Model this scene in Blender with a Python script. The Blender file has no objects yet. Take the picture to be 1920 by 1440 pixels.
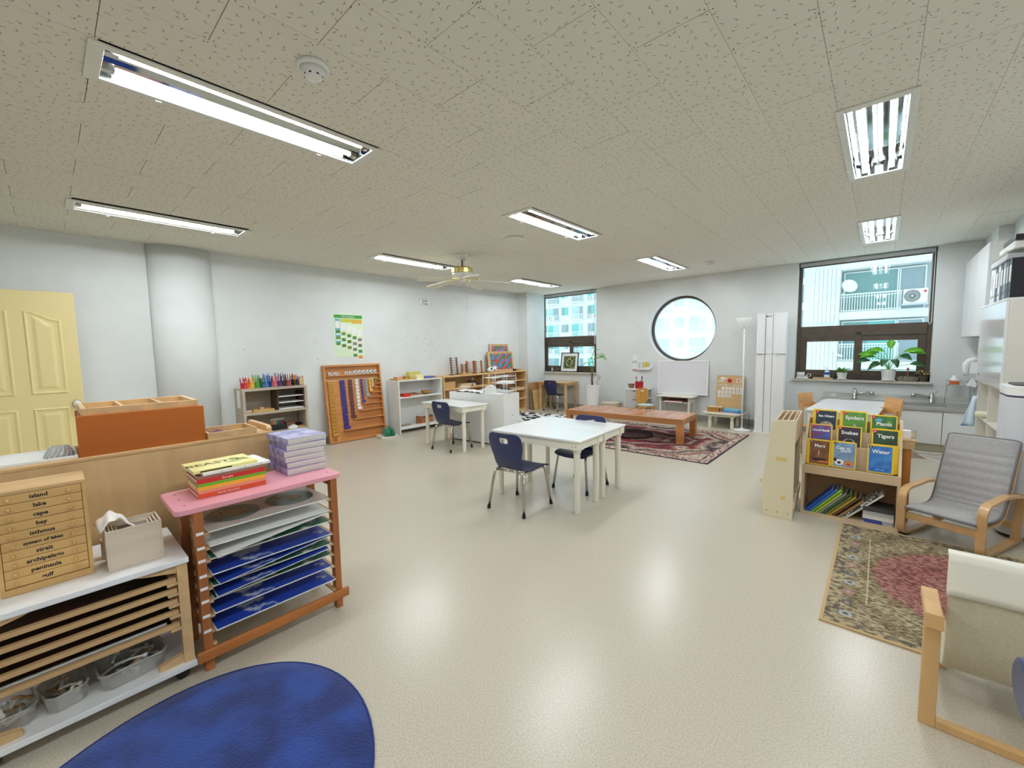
import bpy, math, random
from mathutils import Matrix, Vector
random.seed(7)
PI = math.pi
S = bpy.context.scene
COL = S.collection

# ---------------------------------------------------------------- camera, sky, exposure
def make_camera():
    yaw, pitch, roll, f = -0.7281, 0.0834, -0.0178, 777.26
    cy, sy = math.cos(yaw), math.sin(yaw)
    fwd = Vector((sy * math.cos(pitch), cy * math.cos(pitch), -math.sin(pitch)))
    right = Vector((cy, -sy, 0)); up = right.cross(fwd)
    r2 = right * math.cos(roll) + up * math.sin(roll)
    u2 = -right * math.sin(roll) + up * math.cos(roll)
    cd = bpy.data.cameras.new('camera'); cd.sensor_width = 36; cd.lens = f / 1920 * 36
    cd.clip_start = 0.02; cd.clip_end = 400
    co = bpy.data.objects.new('camera', cd); COL.objects.link(co)
    co.matrix_world = Matrix(((r2.x, u2.x, -fwd.x, 0), (r2.y, u2.y, -fwd.y, 0), (r2.z, u2.z, -fwd.z, 1.34), (0, 0, 0, 1)))
    S.camera = co
make_camera()
w = bpy.data.worlds.new('overcast_sky'); S.world = w; w.use_nodes = True
bg = w.node_tree.nodes['Background']
bg.inputs[0].default_value = (0.88, 0.95, 1.0, 1); bg.inputs[1].default_value = 1.8
S.view_settings.view_transform = 'Standard'; S.view_settings.look = 'None'
S.view_settings.gamma = 1; S.view_settings.use_curve_mapping = False
S.view_settings.exposure = 0.2
cy_ = S.cycles; cy_.max_bounces = 8; cy_.diffuse_bounces = 4; cy_.glossy_bounces = 3; cy_.transmission_bounces = 4; cy_.transparent_max_bounces = 12
cy_.caustics_reflective = False; cy_.caustics_refractive = False; cy_.use_adaptive_sampling = True; cy_.adaptive_threshold = .04; cy_.use_denoising = True
TUBE = 88.0                                    # light given off by each fluorescent tube

# ---------------------------------------------------------------- materials
def lin(c):
    return tuple(((x / 255) / 12.92 if x / 255 <= .04045 else ((x / 255 + .055) / 1.055) ** 2.4) for x in c) + (1,)
MATS = {}
def mat(name, rgb, rough=.5, metal=0, spec=.5, rgb2=None, scale=8, stretch=(1, 1, 1), bump=0, coat=0, detail=3, lo=.35, hi=.65, emit=0, alpha=None, sheen=0):
    if name in MATS: return MATS[name]
    m = bpy.data.materials.new(name); m.use_nodes = True; nt = m.node_tree; b = nt.nodes['Principled BSDF']
    b.inputs['Base Color'].default_value = lin(rgb); b.inputs['Roughness'].default_value = rough
    b.inputs['Metallic'].default_value = metal; b.inputs['Specular IOR Level'].default_value = spec
    if coat: b.inputs['Coat Weight'].default_value = coat; b.inputs['Coat Roughness'].default_value = .15
    if sheen: b.inputs['Sheen Weight'].default_value = sheen
    if emit: b.inputs['Emission Color'].default_value = lin(rgb); b.inputs['Emission Strength'].default_value = emit
    if rgb2 or bump:
        tc = nt.nodes.new('ShaderNodeTexCoord'); mp = nt.nodes.new('ShaderNodeMapping')
        mp.inputs['Scale'].default_value = stretch
        nt.links.new(tc.outputs['Object'], mp.inputs['Vector'])
        nz = nt.nodes.new('ShaderNodeTexNoise'); nz.inputs['Scale'].default_value = scale; nz.inputs['Detail'].default_value = detail
        nt.links.new(mp.outputs[0], nz.inputs['Vector'])
        if rgb2:
            rp = nt.nodes.new('ShaderNodeValToRGB'); rp.color_ramp.elements[0].position = lo; rp.color_ramp.elements[1].position = hi
            rp.color_ramp.elements[0].color = lin(rgb); rp.color_ramp.elements[1].color = lin(rgb2)
            nt.links.new(nz.outputs['Fac'], rp.inputs[0]); nt.links.new(rp.outputs[0], b.inputs['Base Color'])
        if bump:
            bp = nt.nodes.new('ShaderNodeBump'); bp.inputs['Strength'].default_value = bump; bp.inputs['Distance'].default_value = .01
            nt.links.new(nz.outputs['Fac'], bp.inputs['Height']); nt.links.new(bp.outputs[0], b.inputs['Normal'])
    MATS[name] = m
    return m
def wood(name, rgb, dark=.82, axis='x', rough=.45, scale=14, coat=0):
    r2 = tuple(int(c * dark) for c in rgb)
    st = {'x': (.12, 1, 1), 'y': (1, .12, 1), 'z': (1, 1, .12)}[axis]
    return mat(name, rgb, rough, rgb2=r2, scale=scale, stretch=st, detail=5, coat=coat, lo=.3, hi=.75)
def plain(name, rgb, rough=.55, **k): return mat(name, rgb, rough, **k)
def clear_mat(name, tint, amount, rough=.02, translucent=0, gloss=.06):
    m = bpy.data.materials.new(name); m.use_nodes = True; nt = m.node_tree
    for n in list(nt.nodes):
        if n.type != 'OUTPUT_MATERIAL': nt.nodes.remove(n)
    out = [n for n in nt.nodes if n.type == 'OUTPUT_MATERIAL'][0]
    tr = nt.nodes.new('ShaderNodeBsdfTransparent'); tr.inputs[0].default_value = lin(tint)
    df = nt.nodes.new('ShaderNodeBsdfTranslucent' if translucent else 'ShaderNodeBsdfDiffuse'); df.inputs[0].default_value = lin(tint)
    gl = nt.nodes.new('ShaderNodeBsdfGlossy'); gl.inputs['Roughness'].default_value = rough
    mx = nt.nodes.new('ShaderNodeMixShader'); mx.inputs[0].default_value = 1 - amount
    nt.links.new(tr.outputs[0], mx.inputs[1]); nt.links.new(df.outputs[0], mx.inputs[2])
    m2 = nt.nodes.new('ShaderNodeMixShader'); m2.inputs[0].default_value = gloss
    nt.links.new(mx.outputs[0], m2.inputs[1]); nt.links.new(gl.outputs[0], m2.inputs[2])
    nt.links.new(m2.outputs[0], out.inputs[0]); MATS[name] = m
    return m
WALL = mat('painted_wall', (227, 231, 230), .7, rgb2=(222, 226, 225), scale=3, bump=.02)
TRIMG = plain('grey_baseboard', (158, 158, 152), .5)
WHITE = plain('white_paint', (236, 237, 234), .4)
WHITEG = plain('white_gloss', (238, 239, 240), .12, coat=.4)
OFFW = plain('off_white', (226, 222, 208), .5)
PLY = wood('maple_plywood', (226, 190, 138), .86, 'z', scale=9)
OAKL = wood('light_beech', (228, 190, 138), .86, 'x')
OAKLY = wood('light_beech_y', (222, 182, 128), .84, 'y')
ORANGE = wood('orange_stained_board', (190, 100, 8), .9, 'y', .4, 8, coat=.1)
REDW = wood('reddish_rack_wood', (186, 112, 58), .78, 'z', .4)
REDWY = wood('reddish_rack_wood_y', (196, 122, 62), .8, 'y', .4)
PINK = plain('pink_paint', (232, 160, 174), .4, coat=.15)
PALE = wood('whitewashed_wood', (222, 206, 184), .9, 'y', .6)
GREYW = wood('grey_oak_laminate', (196, 182, 162), .86, 'y', .55)
BEADW = wood('bead_cabinet_wood', (216, 146, 82), .84, 'y', .45)
BENCHW = wood('bench_wood', (206, 138, 78), .8, 'x', .3, 10, coat=.25)
BENCHP = wood('bench_plank_dark', (196, 132, 92), .82, 'x', .25, 12, coat=.3)
BEIGE = plain('beige_laminate', (232, 222, 190), .5)
MAPLE = wood('maple_shelf', (226, 198, 160), .9, 'x', .5)
NAVY = mat('navy_plastic', (44, 54, 98), .38, rgb2=(38, 47, 88), scale=60, bump=.03)
CHROME = plain('chrome', (190, 186, 180), .18, metal=1)
STEEL = mat('brushed_steel', (206, 206, 202), .42, 1, rgb2=(190, 190, 187), scale=30, stretch=(.05, 1, 1))
BLACK = plain('black_plastic', (18, 18, 20), .45)
DGREY = plain('dark_grey', (70, 70, 72), .5)
LGREY = plain('light_grey', (196, 198, 200), .5)
PAPER = plain('white_paper', (240, 240, 238), .7)
PAGES = mat('book_pages', (224, 221, 214), .8, rgb2=(196, 193, 187), scale=220, stretch=(.02, .02, 1))
CARD = plain('brown_card', (176, 140, 100), .7)
BROWNF = mat('bronze_frame', (92, 78, 64), .4, rgb2=(80, 68, 56), scale=12)
GLASS = clear_mat('window_glass', (236, 248, 250), .97, gloss=.05)
FROST = clear_mat('frosted_glass', (238, 247, 252), .62, translucent=1, gloss=.04)
CLEARP = clear_mat('clear_plastic', (240, 238, 234), .8, rough=.15, gloss=.12)
RED = plain('red', (200, 34, 40), .45); BLUE = plain('blue', (36, 92, 190), .45); GREEN = plain('green', (60, 150, 60), .45)
YELLOW = plain('yellow', (246, 206, 40), .45); TEAL = plain('teal', (40, 120, 100), .5); PURPLE = plain('purple', (92, 62, 150), .5)
SKYB = plain('sky_blue', (92, 176, 214), .5); ORNG = plain('orange', (238, 120, 40), .5); BROWN = plain('brown', (110, 70, 44), .5)
INK = plain('black_ink', (30, 28, 28), .7); WHITEI = plain('white_ink', (244, 244, 240), .6)

# ---------------------------------------------------------------- mesh helpers
class MB:
    def __init__(s): s.v = []; s.f = []; s.m = []; s.mats = []
    def add(s, vs, fs, M=None, mat=None):
        n = len(s.v)
        for p in vs:
            p = Vector(p)
            s.v.append(tuple(M @ p) if M is not None else tuple(p))
        i = 0
        if mat is not None:
            if mat not in s.mats: s.mats.append(mat)
            i = s.mats.index(mat)
        for f in fs: s.f.append(tuple(n + k for k in f)); s.m.append(i)
        return s
    def box(s, x0, x1, y0, y1, z0, z1, M=None, mat=None):
        return s.add([(x0, y0, z0), (x1, y0, z0), (x1, y1, z0), (x0, y1, z0), (x0, y0, z1), (x1, y0, z1), (x1, y1, z1), (x0, y1, z1)],
                     [(0, 3, 2, 1), (4, 5, 6, 7), (0, 1, 5, 4), (1, 2, 6, 5), (2, 3, 7, 6), (3, 0, 4, 7)], M, mat)
    def cyl(s, p0, p1, r0, r1=None, n=12, caps=True, mat=None):
        r1 = r0 if r1 is None else r1; p0 = Vector(p0); p1 = Vector(p1); d = (p1 - p0).normalized()
        a = d.cross(Vector((0, 0, 1)) if abs(d.z) < .9 else Vector((1, 0, 0))).normalized(); b = d.cross(a)
        vs = []
        for p, r in ((p0, r0), (p1, r1)):
            for k in range(n):
                t = 2 * PI * k / n; vs.append(p + (a * math.cos(t) + b * math.sin(t)) * r)
        fs = [(k, (k + 1) % n, n + (k + 1) % n, n + k) for k in range(n)]
        if caps: fs += [tuple(range(n))[::-1], tuple(range(n, 2 * n))]
        return s.add(vs, fs, None, mat)
    def tube(s, pts, r, n=8, mat=None, closed=False):
        pts = [Vector(p) for p in pts]; N = len(pts); vs = []; prev = None
        for i, p in enumerate(pts):
            if closed: d = (pts[(i + 1) % N] - pts[i - 1]).normalized()
            else: d = (pts[min(i + 1, N - 1)] - pts[max(i - 1, 0)]).normalized()
            if prev is None: a = d.cross(Vector((0, 0, 1)) if abs(d.z) < .9 else Vector((1, 0, 0))).normalized()
            else: a = (prev - d * prev.dot(d)).normalized()
            prev = a; b = d.cross(a); rr = r[i] if isinstance(r, (list, tuple)) else r
            for k in range(n):
                t = 2 * PI * k / n; vs.append(p + (a * math.cos(t) + b * math.sin(t)) * rr)
        fs = []
        for i in range(N if closed else N - 1):
            j = (i + 1) % N
            for k in range(n): fs.append((i * n + k, i * n + (k + 1) % n, j * n + (k + 1) % n, j * n + k))
        if not closed: fs += [tuple(range(n))[::-1], tuple(range((N - 1) * n, N * n))]
        return s.add(vs, fs, None, mat)
    def lathe(s, prof, c=(0, 0), n=20, mat=None, sx=1, sy=1):
        vs = []
        for r, z in prof:
            for k in range(n):
                t = 2 * PI * k / n; vs.append((c[0] + r * sx * math.cos(t), c[1] + r * sy * math.sin(t), z))
        fs = []
        for i in range(len(prof) - 1):
            for k in range(n): fs.append((i * n + k, i * n + (k + 1) % n, (i + 1) * n + (k + 1) % n, (i + 1) * n + k))
        fs += [tuple(range(n))[::-1], tuple(range((len(prof) - 1) * n, len(prof) * n))]
        return s.add(vs, fs, None, mat)
    def prism(s, poly, a0, a1, axis='x', M=None, mat=None):
        """poly of 2D points swept along an axis; x: (y,z), y: (x,z), z: (x,y)"""
        n = len(poly)
        def P(p, a): return {'x': (a, p[0], p[1]), 'y': (p[0], a, p[1]), 'z': (p[0], p[1], a)}[axis]
        vs = [P(p, a0) for p in poly] + [P(p, a1) for p in poly]
        fs = [tuple(range(n))[::-1], tuple(range(n, 2 * n))] + [(k, (k + 1) % n, n + (k + 1) % n, n + k) for k in range(n)]
        return s.add(vs, fs, M, mat)
    def grid(s, fn, nu, nv, skip=None, mat=None):
        vs = [fn(i / nu, j / nv) for j in range(nv + 1) for i in range(nu + 1)]
        fs = [(j * (nu + 1) + i, j * (nu + 1) + i + 1, (j + 1) * (nu + 1) + i + 1, (j + 1) * (nu + 1) + i)
              for j in range(nv) for i in range(nu) if not (skip and skip(i, j))]
        return s.add(vs, fs, None, mat)
    def ball(s, c, r, n=10, m=6, mat=None):
        r = r if isinstance(r, (list, tuple)) else (r, r, r)
        vs = [(c[0], c[1], c[2] - r[2])]
        for j in range(1, m):
            t = PI * j / m
            for k in range(n):
                a = 2 * PI * k / n; vs.append((c[0] + r[0] * math.sin(t) * math.cos(a), c[1] + r[1] * math.sin(t) * math.sin(a), c[2] - r[2] * math.cos(t)))
        vs.append((c[0], c[1], c[2] + r[2])); L = len(vs) - 1
        fs = [(0, 1 + (k + 1) % n, 1 + k) for k in range(n)]
        for j in range(m - 2):
            for k in range(n): fs.append((1 + j * n + k, 1 + j * n + (k + 1) % n, 1 + (j + 1) * n + (k + 1) % n, 1 + (j + 1) * n + k))
        fs += [(1 + (m - 2) * n + k, 1 + (m - 2) * n + (k + 1) % n, L) for k in range(n)]
        return s.add(vs, fs, None, mat)
    def mesh(s, name, mat, smooth=False):
        me = bpy.data.meshes.new(name); me.from_pydata(s.v, [], s.f); me.validate()
        ms = s.mats if s.mats else [mat]
        for x in ms: me.materials.append(x)
        if len(ms) > 1: me.polygons.foreach_set('material_index', s.m[:len(me.polygons)])
        if smooth: me.polygons.foreach_set('use_smooth', [True] * len(me.polygons))
        me.update(); return me
def link(name, me, parent=None, bevel=0, solid=0, loc=None, rot=None, smooth=False, subd=0):
    o = bpy.data.objects.new(name, me); COL.objects.link(o)
    if parent: o.parent = parent
    if loc: o.location = loc
    if rot: o.rotation_euler = rot
    if solid: m = o.modifiers.new('thick', 'SOLIDIFY'); m.thickness = solid; m.offset = 0
    if subd: m = o.modifiers.new('sub', 'SUBSURF'); m.levels = m.render_levels = subd
    if bevel:
        m = o.modifiers.new('bevel', 'BEVEL'); m.width = bevel; m.segments = 2; m.limit_method = 'ANGLE'; m.angle_limit = .7
    return o
def part(name, mb, mat, parent=None, bevel=0, smooth=False, label=None, **k):
    o = link(name, mb.mesh(name, mat, smooth), parent, bevel, **k)
    if label: o['label'] = label
    return o
def tag(o, label, cat, group=None, kind=None):
    o['label'] = label
    if cat: o['category'] = cat
    if group: o['group'] = group
    if kind: o['kind'] = kind
    return o
def thing(name, label, cat, loc=(0, 0, 0), rz=0, group=None):
    o = bpy.data.objects.new(name, None); COL.objects.link(o); o.empty_display_size = .05
    o.location = loc; o.rotation_euler = (0, 0, rz) if not isinstance(rz, (tuple, list)) else rz
    return tag(o, label, cat, group)
def solo(name, label, cat, mb, mat, loc=(0, 0, 0), rz=0, group=None, bevel=0, smooth=False, **k):
    o = part(name, mb, mat, None, bevel, smooth, **k); o.location = loc
    o.rotation_euler = (0, 0, rz) if not isinstance(rz, (tuple, list)) else rz
    return tag(o, label, cat, group)
def struct(name, mb, mat, label, parent=None, bevel=0, smooth=False):
    o = part(name, mb, mat, parent, bevel, smooth); o['label'] = label
    if not parent: o['kind'] = 'structure'
    return o
def bx(*a): return MB().box(*a)
def dup(root, loc, rz, label, group=None):
    r = root.copy(); COL.objects.link(r); r.location = loc; r.rotation_euler = (0, 0, rz); r['label'] = label
    if group: r['group'] = group
    for ch in root.children:
        c = ch.copy(); COL.objects.link(c); c.parent = r
        for g in ch.children: d = g.copy(); COL.objects.link(d); d.parent = c
    return r
TXT = {}
def text_mesh(s, size, mat, align='CENTER', bold=0):
    key = (s, size, mat.name, align, bold)
    if key in TXT: return TXT[key]
    cu = bpy.data.curves.new('lettering', 'FONT'); cu.body = s; cu.size = size; cu.align_x = align; cu.align_y = 'CENTER'
    cu.offset = bold; cu.resolution_u = 2
    ob = bpy.data.objects.new('lettering', cu); COL.objects.link(ob)
    dg = bpy.context.evaluated_depsgraph_get(); dg.update()
    me = bpy.data.meshes.new_from_object(ob.evaluated_get(dg)); me.materials.clear(); me.materials.append(mat)
    bpy.data.objects.remove(ob); TXT[key] = me
    return me
def lettering(s, size, mat, parent, loc, rot, align='CENTER', bold=0, name='lettering'):
    return link(name, text_mesh(s, size, mat, align, bold), parent, loc=loc, rot=rot)
def disc(mb, c, r, z=0, n=16, mat=None, ry=None):
    ry = r if ry is None else ry
    return mb.add([(c[0] + r * math.cos(2 * PI * k / n), c[1] + ry * math.sin(2 * PI * k / n), z) for k in range(n)], [tuple(range(n))], None, mat)
def quad(mb, x0, x1, y0, y1, z=0, mat=None):
    return mb.add([(x0, y0, z), (x1, y0, z), (x1, y1, z), (x0, y1, z)], [(0, 1, 2, 3)], None, mat)
RXH = (PI / 2, 0, 0)                    # print upright, facing -y
RXL = (PI / 2, 0, PI / 2)               # print upright, facing +x
# ---------------------------------------------------------------- the room
XL, YB, XR, YF, ZC = -6.12, 7.72, 1.0, -4.6, 2.57
ZS = 2.66
def floor_mat():
    m = mat('vinyl_floor', (206, 197, 179), .26, rgb2=(190, 181, 163), scale=150, detail=2, lo=.42, hi=.62, spec=.42)
    nt = m.node_tree; b = nt.nodes['Principled BSDF']
    n = nt.nodes.new('ShaderNodeTexNoise'); n.inputs['Scale'].default_value = 90; n.inputs['Detail'].default_value = 2
    tc = [x for x in nt.nodes if x.type == 'TEX_COORD'][0]; nt.links.new(tc.outputs['Object'], n.inputs['Vector'])
    bp = nt.nodes.new('ShaderNodeBump'); bp.inputs['Strength'].default_value = .13; bp.inputs['Distance'].default_value = .003
    nt.links.new(n.outputs['Fac'], bp.inputs['Height']); nt.links.new(bp.outputs[0], b.inputs['Normal'])
    return m
struct('floor', bx(XL, XR, YF, YB, -.1, 0), floor_mat(), 'glossy speckled beige vinyl floor')
def tile_mat():
    m = bpy.data.materials.new('pitted_ceiling_tile'); m.use_nodes = True; nt = m.node_tree; b = nt.nodes['Principled BSDF']; N = nt.nodes.new; L = nt.links.new
    b.inputs['Roughness'].default_value = .9; b.inputs['Specular IOR Level'].default_value = .1
    g = N('ShaderNodeNewGeometry'); v = N('ShaderNodeTexVoronoi'); v.voronoi_dimensions = '2D'; v.inputs['Scale'].default_value = 21; v.inputs['Randomness'].default_value = .75
    L(g.outputs['Position'], v.inputs['Vector'])
    sc = N('ShaderNodeVectorMath'); sc.operation = 'SUBTRACT'; L(g.outputs['Position'], sc.inputs[0]); L(v.outputs['Position'], sc.inputs[1])
    fl = N('ShaderNodeVectorMath'); fl.operation = 'MULTIPLY'; fl.inputs[1].default_value = (1, 1, 0); L(sc.outputs[0], fl.inputs[0])
    sep = N('ShaderNodeSeparateColor'); L(v.outputs['Color'], sep.inputs[0])
    def math_(op, a, c=None):
        n = N('ShaderNodeMath'); n.operation = op
        for i, q in enumerate((a, c)):
            if q is None: continue
            if isinstance(q, (int, float)): n.inputs[i].default_value = q
            else: L(q, n.inputs[i])
        return n.outputs[0]
    masks = []
    for off, x0, x1 in ((0, 0, .011), (2.3, 0, .009), (4.0, 0, .006)):
        r = N('ShaderNodeVectorRotate'); r.rotation_type = 'Z_AXIS'; L(fl.outputs[0], r.inputs['Vector'])
        L(math_('ADD', math_('MULTIPLY', sep.outputs[0], 6.28), off), r.inputs['Angle'])
        s = N('ShaderNodeSeparateXYZ'); L(r.outputs[0], s.inputs[0])
        a = math_('LESS_THAN', math_('ABSOLUTE', s.outputs[1]), .0011)
        masks.append(math_('MULTIPLY', a, math_('MULTIPLY', math_('GREATER_THAN', s.outputs[0], x0), math_('LESS_THAN', s.outputs[0], x1))))
    mk = math_('MAXIMUM', math_('MAXIMUM', masks[0], masks[1]), math_('MULTIPLY', masks[2], math_('GREATER_THAN', sep.outputs[1], .5)))
    mx = N('ShaderNodeMix'); mx.data_type = 'RGBA'; mx.inputs[6].default_value = lin((230, 227, 215)); mx.inputs[7].default_value = lin((118, 114, 104))
    L(mk, mx.inputs[0]); L(mx.outputs[2], b.inputs['Base Color'])
    return m
TILE = tile_mat()
LIGHTS = [(cx, y0, y1) for cx in (-4.93, -2.5, -.075) for y0, y1 in ((-2.49, -1.22), (.2, 1.47), (2.89, 4.17), (5.6, 6.88))]
LIGHTS.remove((-4.93, -2.49, -1.22))  # remaining rear pair and overhead lamp are unseen, added to brighten the near side
ceil = struct('ceiling', bx(XL - .2, XR + .2, YF - .2, YB + .25, ZS, ZS + .1), plain('ceiling_void', (120, 118, 110), .9), 'ceiling of pitted cream boards')
def tile_mesh(w, l):
    t = MB(); gx = .0006; g = .0012; e = .0014
    a, b_, c, d = -w / 2 + gx, w / 2 - gx, -l / 2 + g, l / 2 - g
    t.add([(a, c, .008), (b_, c, .008), (b_, d, .008), (a, d, .008), (a, c, e * .6), (b_, c, e * .6), (b_, d, e * .6), (a, d, e * .6), (a + e, c + e, 0), (b_ - e, c + e, 0), (b_ - e, d - e, 0), (a + e, d - e, 0)],
          [(8, 11, 10, 9), (0, 1, 5, 4), (1, 2, 6, 5), (2, 3, 7, 6), (3, 0, 4, 7), (4, 5, 9, 8), (5, 6, 10, 9), (6, 7, 11, 10), (7, 4, 8, 11)], None, TILE)
    for sx in (-1, 1):
        for yy in ((c + .014, d - .014) + ((0,) if l > .5 else ())):
            t.add([(sx * (w / 2 - .012) + .0032 * math.cos(k * PI / 3), yy + .0032 * math.sin(-k * PI / 3), -.0004) for k in range(6)], [tuple(range(6))], None, DGREY)
    return t
shared = {}
tiles = []
for i in range(-16, 9):
    x0 = -1.427 + .3 * i; x1 = min(x0 + .3, XR); x0 = max(x0, XL)
    if x1 - x0 < .02: continue
    start = 1.119 + (.3 if i % 2 else 0) - .6 * 11
    segs = [(max(start + .6 * k, YF), min(start + .6 * (k + 1), YB)) for k in range(24) if start + .6 * (k + 1) > YF and start + .6 * k < YB]
    for s0, s1 in segs:
        cut = [(s0, s1)]
        for lx, ly0, ly1 in LIGHTS:
            if lx - .13 < (x0 + x1) / 2 < lx + .13:
                nc = []
                for a, b_ in cut:
                    if b_ <= ly0 + .03 or a >= ly1 - .03: nc.append((a, b_)); continue
                    if a < ly0 + .03: nc.append((a, ly0 + .03))
                    if b_ > ly1 - .03: nc.append((ly1 - .03, b_))
                cut = nc
        for a, b_ in cut:
            if b_ - a > .02: tiles.append((x0, x1, a, b_))
def in_view(x, y, z):
    p = S.camera.matrix_world.inverted() @ Vector((x, y, z))
    if p.z > -.05: return False
    u = p.x / -p.z * 777; v_ = p.y / -p.z * 777
    return abs(u) < 1010 and abs(v_) < 770
near = sorted([t for t in tiles if any(in_view(x, y, ZC) for x in t[:2] for y in t[2:])], key=lambda t: (t[0] + t[1]) ** 2 + (t[2] + t[3]) ** 2)[:300]
rest = MB()
for x0, x1, a, b_ in tiles:
    c = ((x0 + x1) / 2, (a + b_) / 2, ZC + random.uniform(0, .0012))
    key = (round(x1 - x0, 3), round(b_ - a, 3))
    if (x0, x1, a, b_) in near:
        if key not in shared: shared[key] = tile_mesh(*key).mesh('ceiling_tile', TILE)
        link('ceiling_tile', shared[key], ceil, loc=c)
    else:
        t = tile_mesh(*key); n0 = len(rest.v)
        for vs in t.v: rest.v.append((vs[0] + c[0], vs[1] + c[1], vs[2] + c[2]))
        rest.mats = t.mats
        for f, mi in zip(t.f, t.m): rest.f.append(tuple(k + n0 for k in f)); rest.m.append(mi)
o = part('ceiling_tile_field', rest, TILE, ceil); o['kind'] = 'stuff'

wl = struct('wall_left', bx(XL - .2, XL, YF, YB + .22, 0, ZS), WALL, 'long white wall with poster and shelves')
HOLE = plain('wall_scuff', (150, 150, 146), .8)
for k, (y, z, r) in enumerate(((4.18, 1.6, .008), (4.36, 1.57, .01), (4.55, 1.56, .009), (4.62, 1.44, .008), (4.86, 1.44, .007), (4.55, 1.33, .008), (4.66, 1.2, .008), (4.9, 1.2, .007), (2.62, 1.47, .007), (2.63, 1.25, .008), (5.9, 1.6, .008), (5.9, 1.28, .009), (1.7, 1.4, .006))):
    part('wall_scuff', MB().cyl((XL, y, z), (XL + .0012, y, z), r, n=8), HOLE, wl)
struct('wall_front', bx(XL - .2, XR + .2, YF - .2, YF, 0, ZS), WALL, 'white wall behind the viewer')
struct('wall_right', MB().prism([(1.0, YF), (1.25, YF), (1.25, YB + .22), (.89, YB + .22), (.89, 6.94), (1.0, 6.94)], 0, ZS, 'z'), WALL, 'white wall on the sink side')
W1 = (-5.98, -4.49, .815, 2.57); W3 = (-1.0, .49, .815, 2.57); RC = (-2.75, 1.66, .6)
bw = MB(); Y1 = YB + .22
for a, b_ in ((XL - .2, W1[0]), (W1[1], RC[0] - .7), (RC[0] + .7, W3[0]), (W3[1], .89)): bw.box(a, b_, YB, Y1, 0, ZS)
for W in (W1, W3): bw.box(W[0], W[1], YB, Y1, 0, W[2]); bw.box(W[0], W[1], YB, Y1, W[3], ZS)
bw.box(RC[0] - .7, RC[0] + .7, YB, Y1, 0, RC[1] - .7); bw.box(RC[0] - .7, RC[0] + .7, YB, Y1, RC[1] + .7, ZS)
n = 64; ring = []
for k in range(n):
    t = 2 * PI * k / n; c, s_ = math.cos(t), math.sin(t); q = .7 / max(abs(c), abs(s_))
    ring.append(((RC[0] + q * c, RC[1] + q * s_), (RC[0] + RC[2] * c, RC[1] + RC[2] * s_)))
vs = []
for o_, i_ in ring: vs += [(o_[0], YB, o_[1]), (i_[0], YB, i_[1]), (i_[0], Y1, i_[1]), (o_[0], Y1, o_[1])]
fs = []
for k in range(n):
    a, b_ = 4 * k, 4 * ((k + 1) % n)
    fs += [(a, b_, b_ + 1, a + 1), (a + 1, b_ + 1, b_ + 2, a + 2), (a + 2, b_ + 2, b_ + 3, a + 3)]
bw.add(vs, fs)
struct('wall_back', bw, WALL, 'white window wall with a round opening')
struct('trim_1', bx(XL, -5.85, 7.1, YB, 0, ZS), WALL, 'square white corner pillar beside the left window')
cm = MB(); n = 24; poly = [(XL, .82)] + [(XL + .15 * math.sin(PI * k / n), 1.115 - .295 * math.cos(PI * k / n)) for k in range(1, n)] + [(XL, 1.41)]
struct('trim_2', cm.prism(poly, 0, ZS, 'z'), WALL, 'half-round white column on the left wall', smooth=False).data.polygons.foreach_set('use_smooth', [i > 1 for i in range(len(poly) + 2)])
struct('trim_3', bx(-5.85, -5.79, 7.02, 7.1, 2.47, 2.57), OFFW, 'small cream box under the ceiling at the corner pillar')
for nm, a in (('baseboard_left', (XL, XL + .012, 1.41, 7.1, 0, .09)), ('baseboard_left', (XL, XL + .012, YF, .82, 0, .09)), ('baseboard_back', (-5.85, .3, YB - .012, YB, 0, .11)), ('baseboard_right', (XR - .012, XR, YF, 6.9, 0, .09))):
    struct(nm, bx(*a), TRIMG, 'low grey baseboard strip along the white wall')

def ringbox(mb, x0, x1, z0, z1, w_, y0, y1):
    mb.box(x0, x0 + w_, y0, y1, z0, z1); mb.box(x1 - w_, x1, y0, y1, z0, z1)
    mb.box(x0 + w_, x1 - w_, y0, y1, z0, z0 + w_); mb.box(x0 + w_, x1 - w_, y0, y1, z1 - w_, z1)
def window(name, W, label, mid):
    x0, x1, z0, z1 = W; f = MB(); ya, yb = YB + .12, YB + .18
    root = bpy.data.objects.new(name, None); COL.objects.link(root); root['kind'] = 'structure'; root['label'] = label; root.location = (x0, YB, z0)
    def P(nm, mb, m, **k):
        mb.v = [(a - x0, b_ - YB, c - z0) for a, b_, c in mb.v]; return part(nm, mb, m, root, **k)
    ringbox(f, x0, x1, z0, z1, .045, ya, yb); f.box(x0 + .045, x1 - .045, ya - .01, yb, 1.46, 1.605)
    P('window_frame', f, BROWNF, bevel=.004)
    P('window_pane', bx(x0 + .04, x1 - .04, ya + .03, ya + .036, 1.6, z1 - .04), GLASS)
    for a, b_, dy in ((x0 + .046, mid + .045, .0), (mid - .045, x1 - .046, .02)):
        s_ = MB(); ringbox(s_, a, b_, z0 + .046, 1.459, .085, ya + dy + .002, ya + dy + .03)
        so = P('window_sash', s_, BROWNF, bevel=.004)
        P('window_pane', bx(a + .08, b_ - .08, ya + dy + .012, ya + dy + .017, z0 + .12, 1.38), GLASS)
    P('window_latch', bx(mid - .03, mid + .03, ya - .025, ya - .011, 1.47, 1.5), BLACK)
    return root
w1 = window('window_1', W1, 'tall brown-framed window beside the corner pillar', -5.2)
w3 = window('window_3', W3, 'wide brown-framed window over the sink', -.26)
STONE = mat('sill_stone', (206, 200, 188), .4, rgb2=(188, 180, 168), scale=40)
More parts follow.
